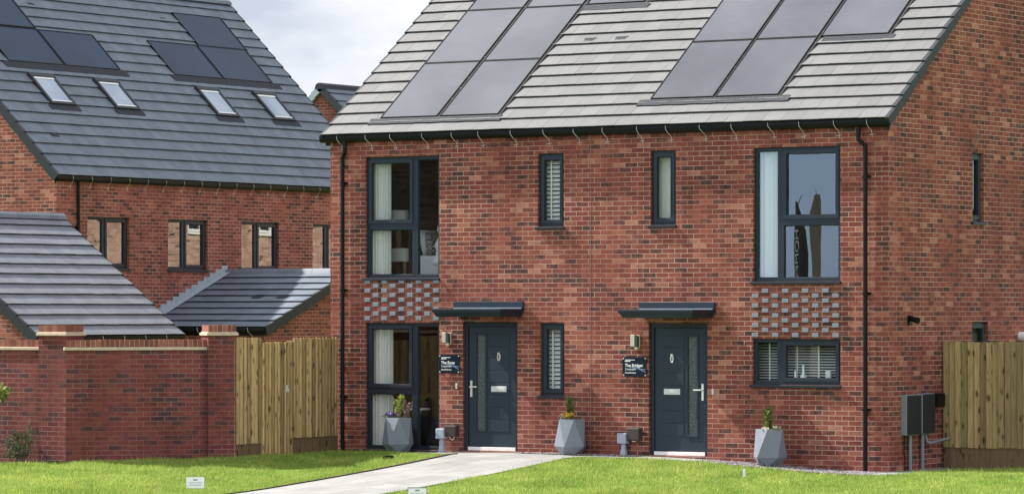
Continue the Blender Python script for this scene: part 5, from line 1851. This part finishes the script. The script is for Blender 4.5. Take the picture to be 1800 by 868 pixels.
def feather_flag(x, y, zbase, h, w, rot, mat, label, word=None):
    t = thing('feather_flag', (x, y, zbase), label, 'flag')
    A = V((math.cos(rot), math.sin(rot), 0)); B = V((A.y, -A.x, 0))
    P = V((x, y, zbase))
    mb = MB(); mb.tube([P, P + Z_ * h * .8, P + Z_ * h * .95 + A * .10, P + Z_ * h + A * w * .75], .02, 8, .008); mb.build('pole', M_white, t)
    mb = MB()
    n = 14
    def edge(k):
        u = k / n
        z = .5 + (h - .62) * u
        wd = w * (1 if u < .82 else math.sqrt(max(0, 1 - ((u - .82) / .20) ** 2)))
        return z, wd, .05 * math.sin(u * 7 + x)
    for k in range(n):
        z0, w0, o0 = edge(k); z1, w1, o1 = edge(k + 1)
        for m in range(3):
            q = []
            for (z, wd, o, f) in ((z0, w0, o0, m / 3), (z0, w0, o0, (m + 1) / 3), (z1, w1, o1, (m + 1) / 3), (z1, w1, o1, m / 3)):
                q.append(P + Z_ * z + A * (.02 + wd * f) + B * (o * f))
            mb.poly(q)
    mb.build('banner', mat, t)
    if word:
        for sg in (1, -1):
            text_mesh('lettering', word, w * .42, P + Z_ * (h * .87) + A * (w * (.36 if sg > 0 else .68)) + B * (.075 * sg), -Z_, A * sg, M_letter, t)
    return t
zf = gzf(-9.0, -13.5)
feather_flag(-9.0, -13.5, zf, 5.0, .66, .76, M_flag, 'tall dark feather flag mirrored in the upper right window', 'HOMES')
feather_flag(-8.25, -13.1, zf, 5.1, .40, 1.5, M_flagT, 'tan feather flag beside the dark one, mirrored in the upper right window')

# distant trees seen only in the panes
r_ = np.random.default_rng(77)
pts = []
for (cx_, cy_, rx, ry, hz) in [(-22 - 5.5 * i, -60 - 2 * (i % 3), 4.2, 3, 2.6 + 1.1 * ((i * 37) % 5) / 4) for i in range(10)] + [(22 + 7 * i, 48 + 6 * i, 5.5, 4, 5.5) for i in range(6)] + [(-41.8, -60, 1.3, 1.3, 6.6), (-43.4, -61, 1.4, 1.2, 5.6)]:
    u = r_.normal(size=(1500, 3)); u /= np.linalg.norm(u, axis=1, keepdims=True); u *= r_.uniform(.5, 1, (1500, 1)) ** .5
    pts.append(np.array([cx_, cy_, -1 + hz * .5]) + u * np.array([rx, ry, hz * .62]))
M_wood_far = leaf_mat('far_tree_leaf', (.03, .05, .015), (.09, .12, .035))
tag(quads_obj('treeline', leaves_arrays(np.concatenate(pts), .75, .7, r=r_), M_wood_far), 'dark treeline beyond the street, mirrored in the lower panes', 'trees', kind='stuff')

# ------------------------------------------------------------------ the lawn
def lawn(name, poly, dens, ymin, seed, zones):
    r = np.random.default_rng(seed)
    P = np.array(poly); lo, hi = P.min(0).copy(), P.max(0)
    lo[1] = max(lo[1], ymin)
    n = int(dens * (hi[0] - lo[0]) * (hi[1] - lo[1]))
    x = r.uniform(lo[0], hi[0], n); y = r.uniform(lo[1], hi[1], n)
    k = inpoly(x, y, poly)
    x, y = x[k], y[k]
    n = len(x)
    z = gz(x, y)
    # patchy height
    pn = np.sin(x * 2.1 + 1.3 * np.sin(y * 1.7)) * np.sin(y * 2.6 + 1.1 * np.sin(x * 1.4)) + .5 * np.sin(x * 5.3 + y * 4.1)
    h = (.040 + .012 * pn) * r.uniform(.55, 1.45, n)
    tall = r.uniform(0, 1, n) < .035
    h = np.where(tall, h * 1.9, h)
    h = np.clip(h, .012, .11)
    a = r.uniform(0, 2 * np.pi, n)
    lean = r.uniform(.15, .8, n)
    b = r.uniform(0, 2 * np.pi, n)
    w = r.uniform(.0035, .0065, n)
    bx, by = np.cos(a) * w, np.sin(a) * w
    p = np.stack([x, y, z - .004], 1)
    v0 = p + np.stack([bx, by, np.zeros(n)], 1); v1 = p - np.stack([bx, by, np.zeros(n)], 1)
    v2 = p + np.stack([np.cos(b) * h * lean, np.sin(b) * h * lean, h], 1)
    v = np.stack([v0, v1, v2], 1).reshape(-1, 3)
    o = quads_obj(name, v, M_grass, None, (0, 0, 0), k=3)
    return tag(o, zones, 'grass', kind='stuff')
lawn('lawn_grass', LAWN_L, 3200, -12, 61, 'bright mown lawn left of the paved path')
lawn('lawn_grass', LAWN_R, 3200, -9.5, 62, 'bright mown lawn right of the paved path')
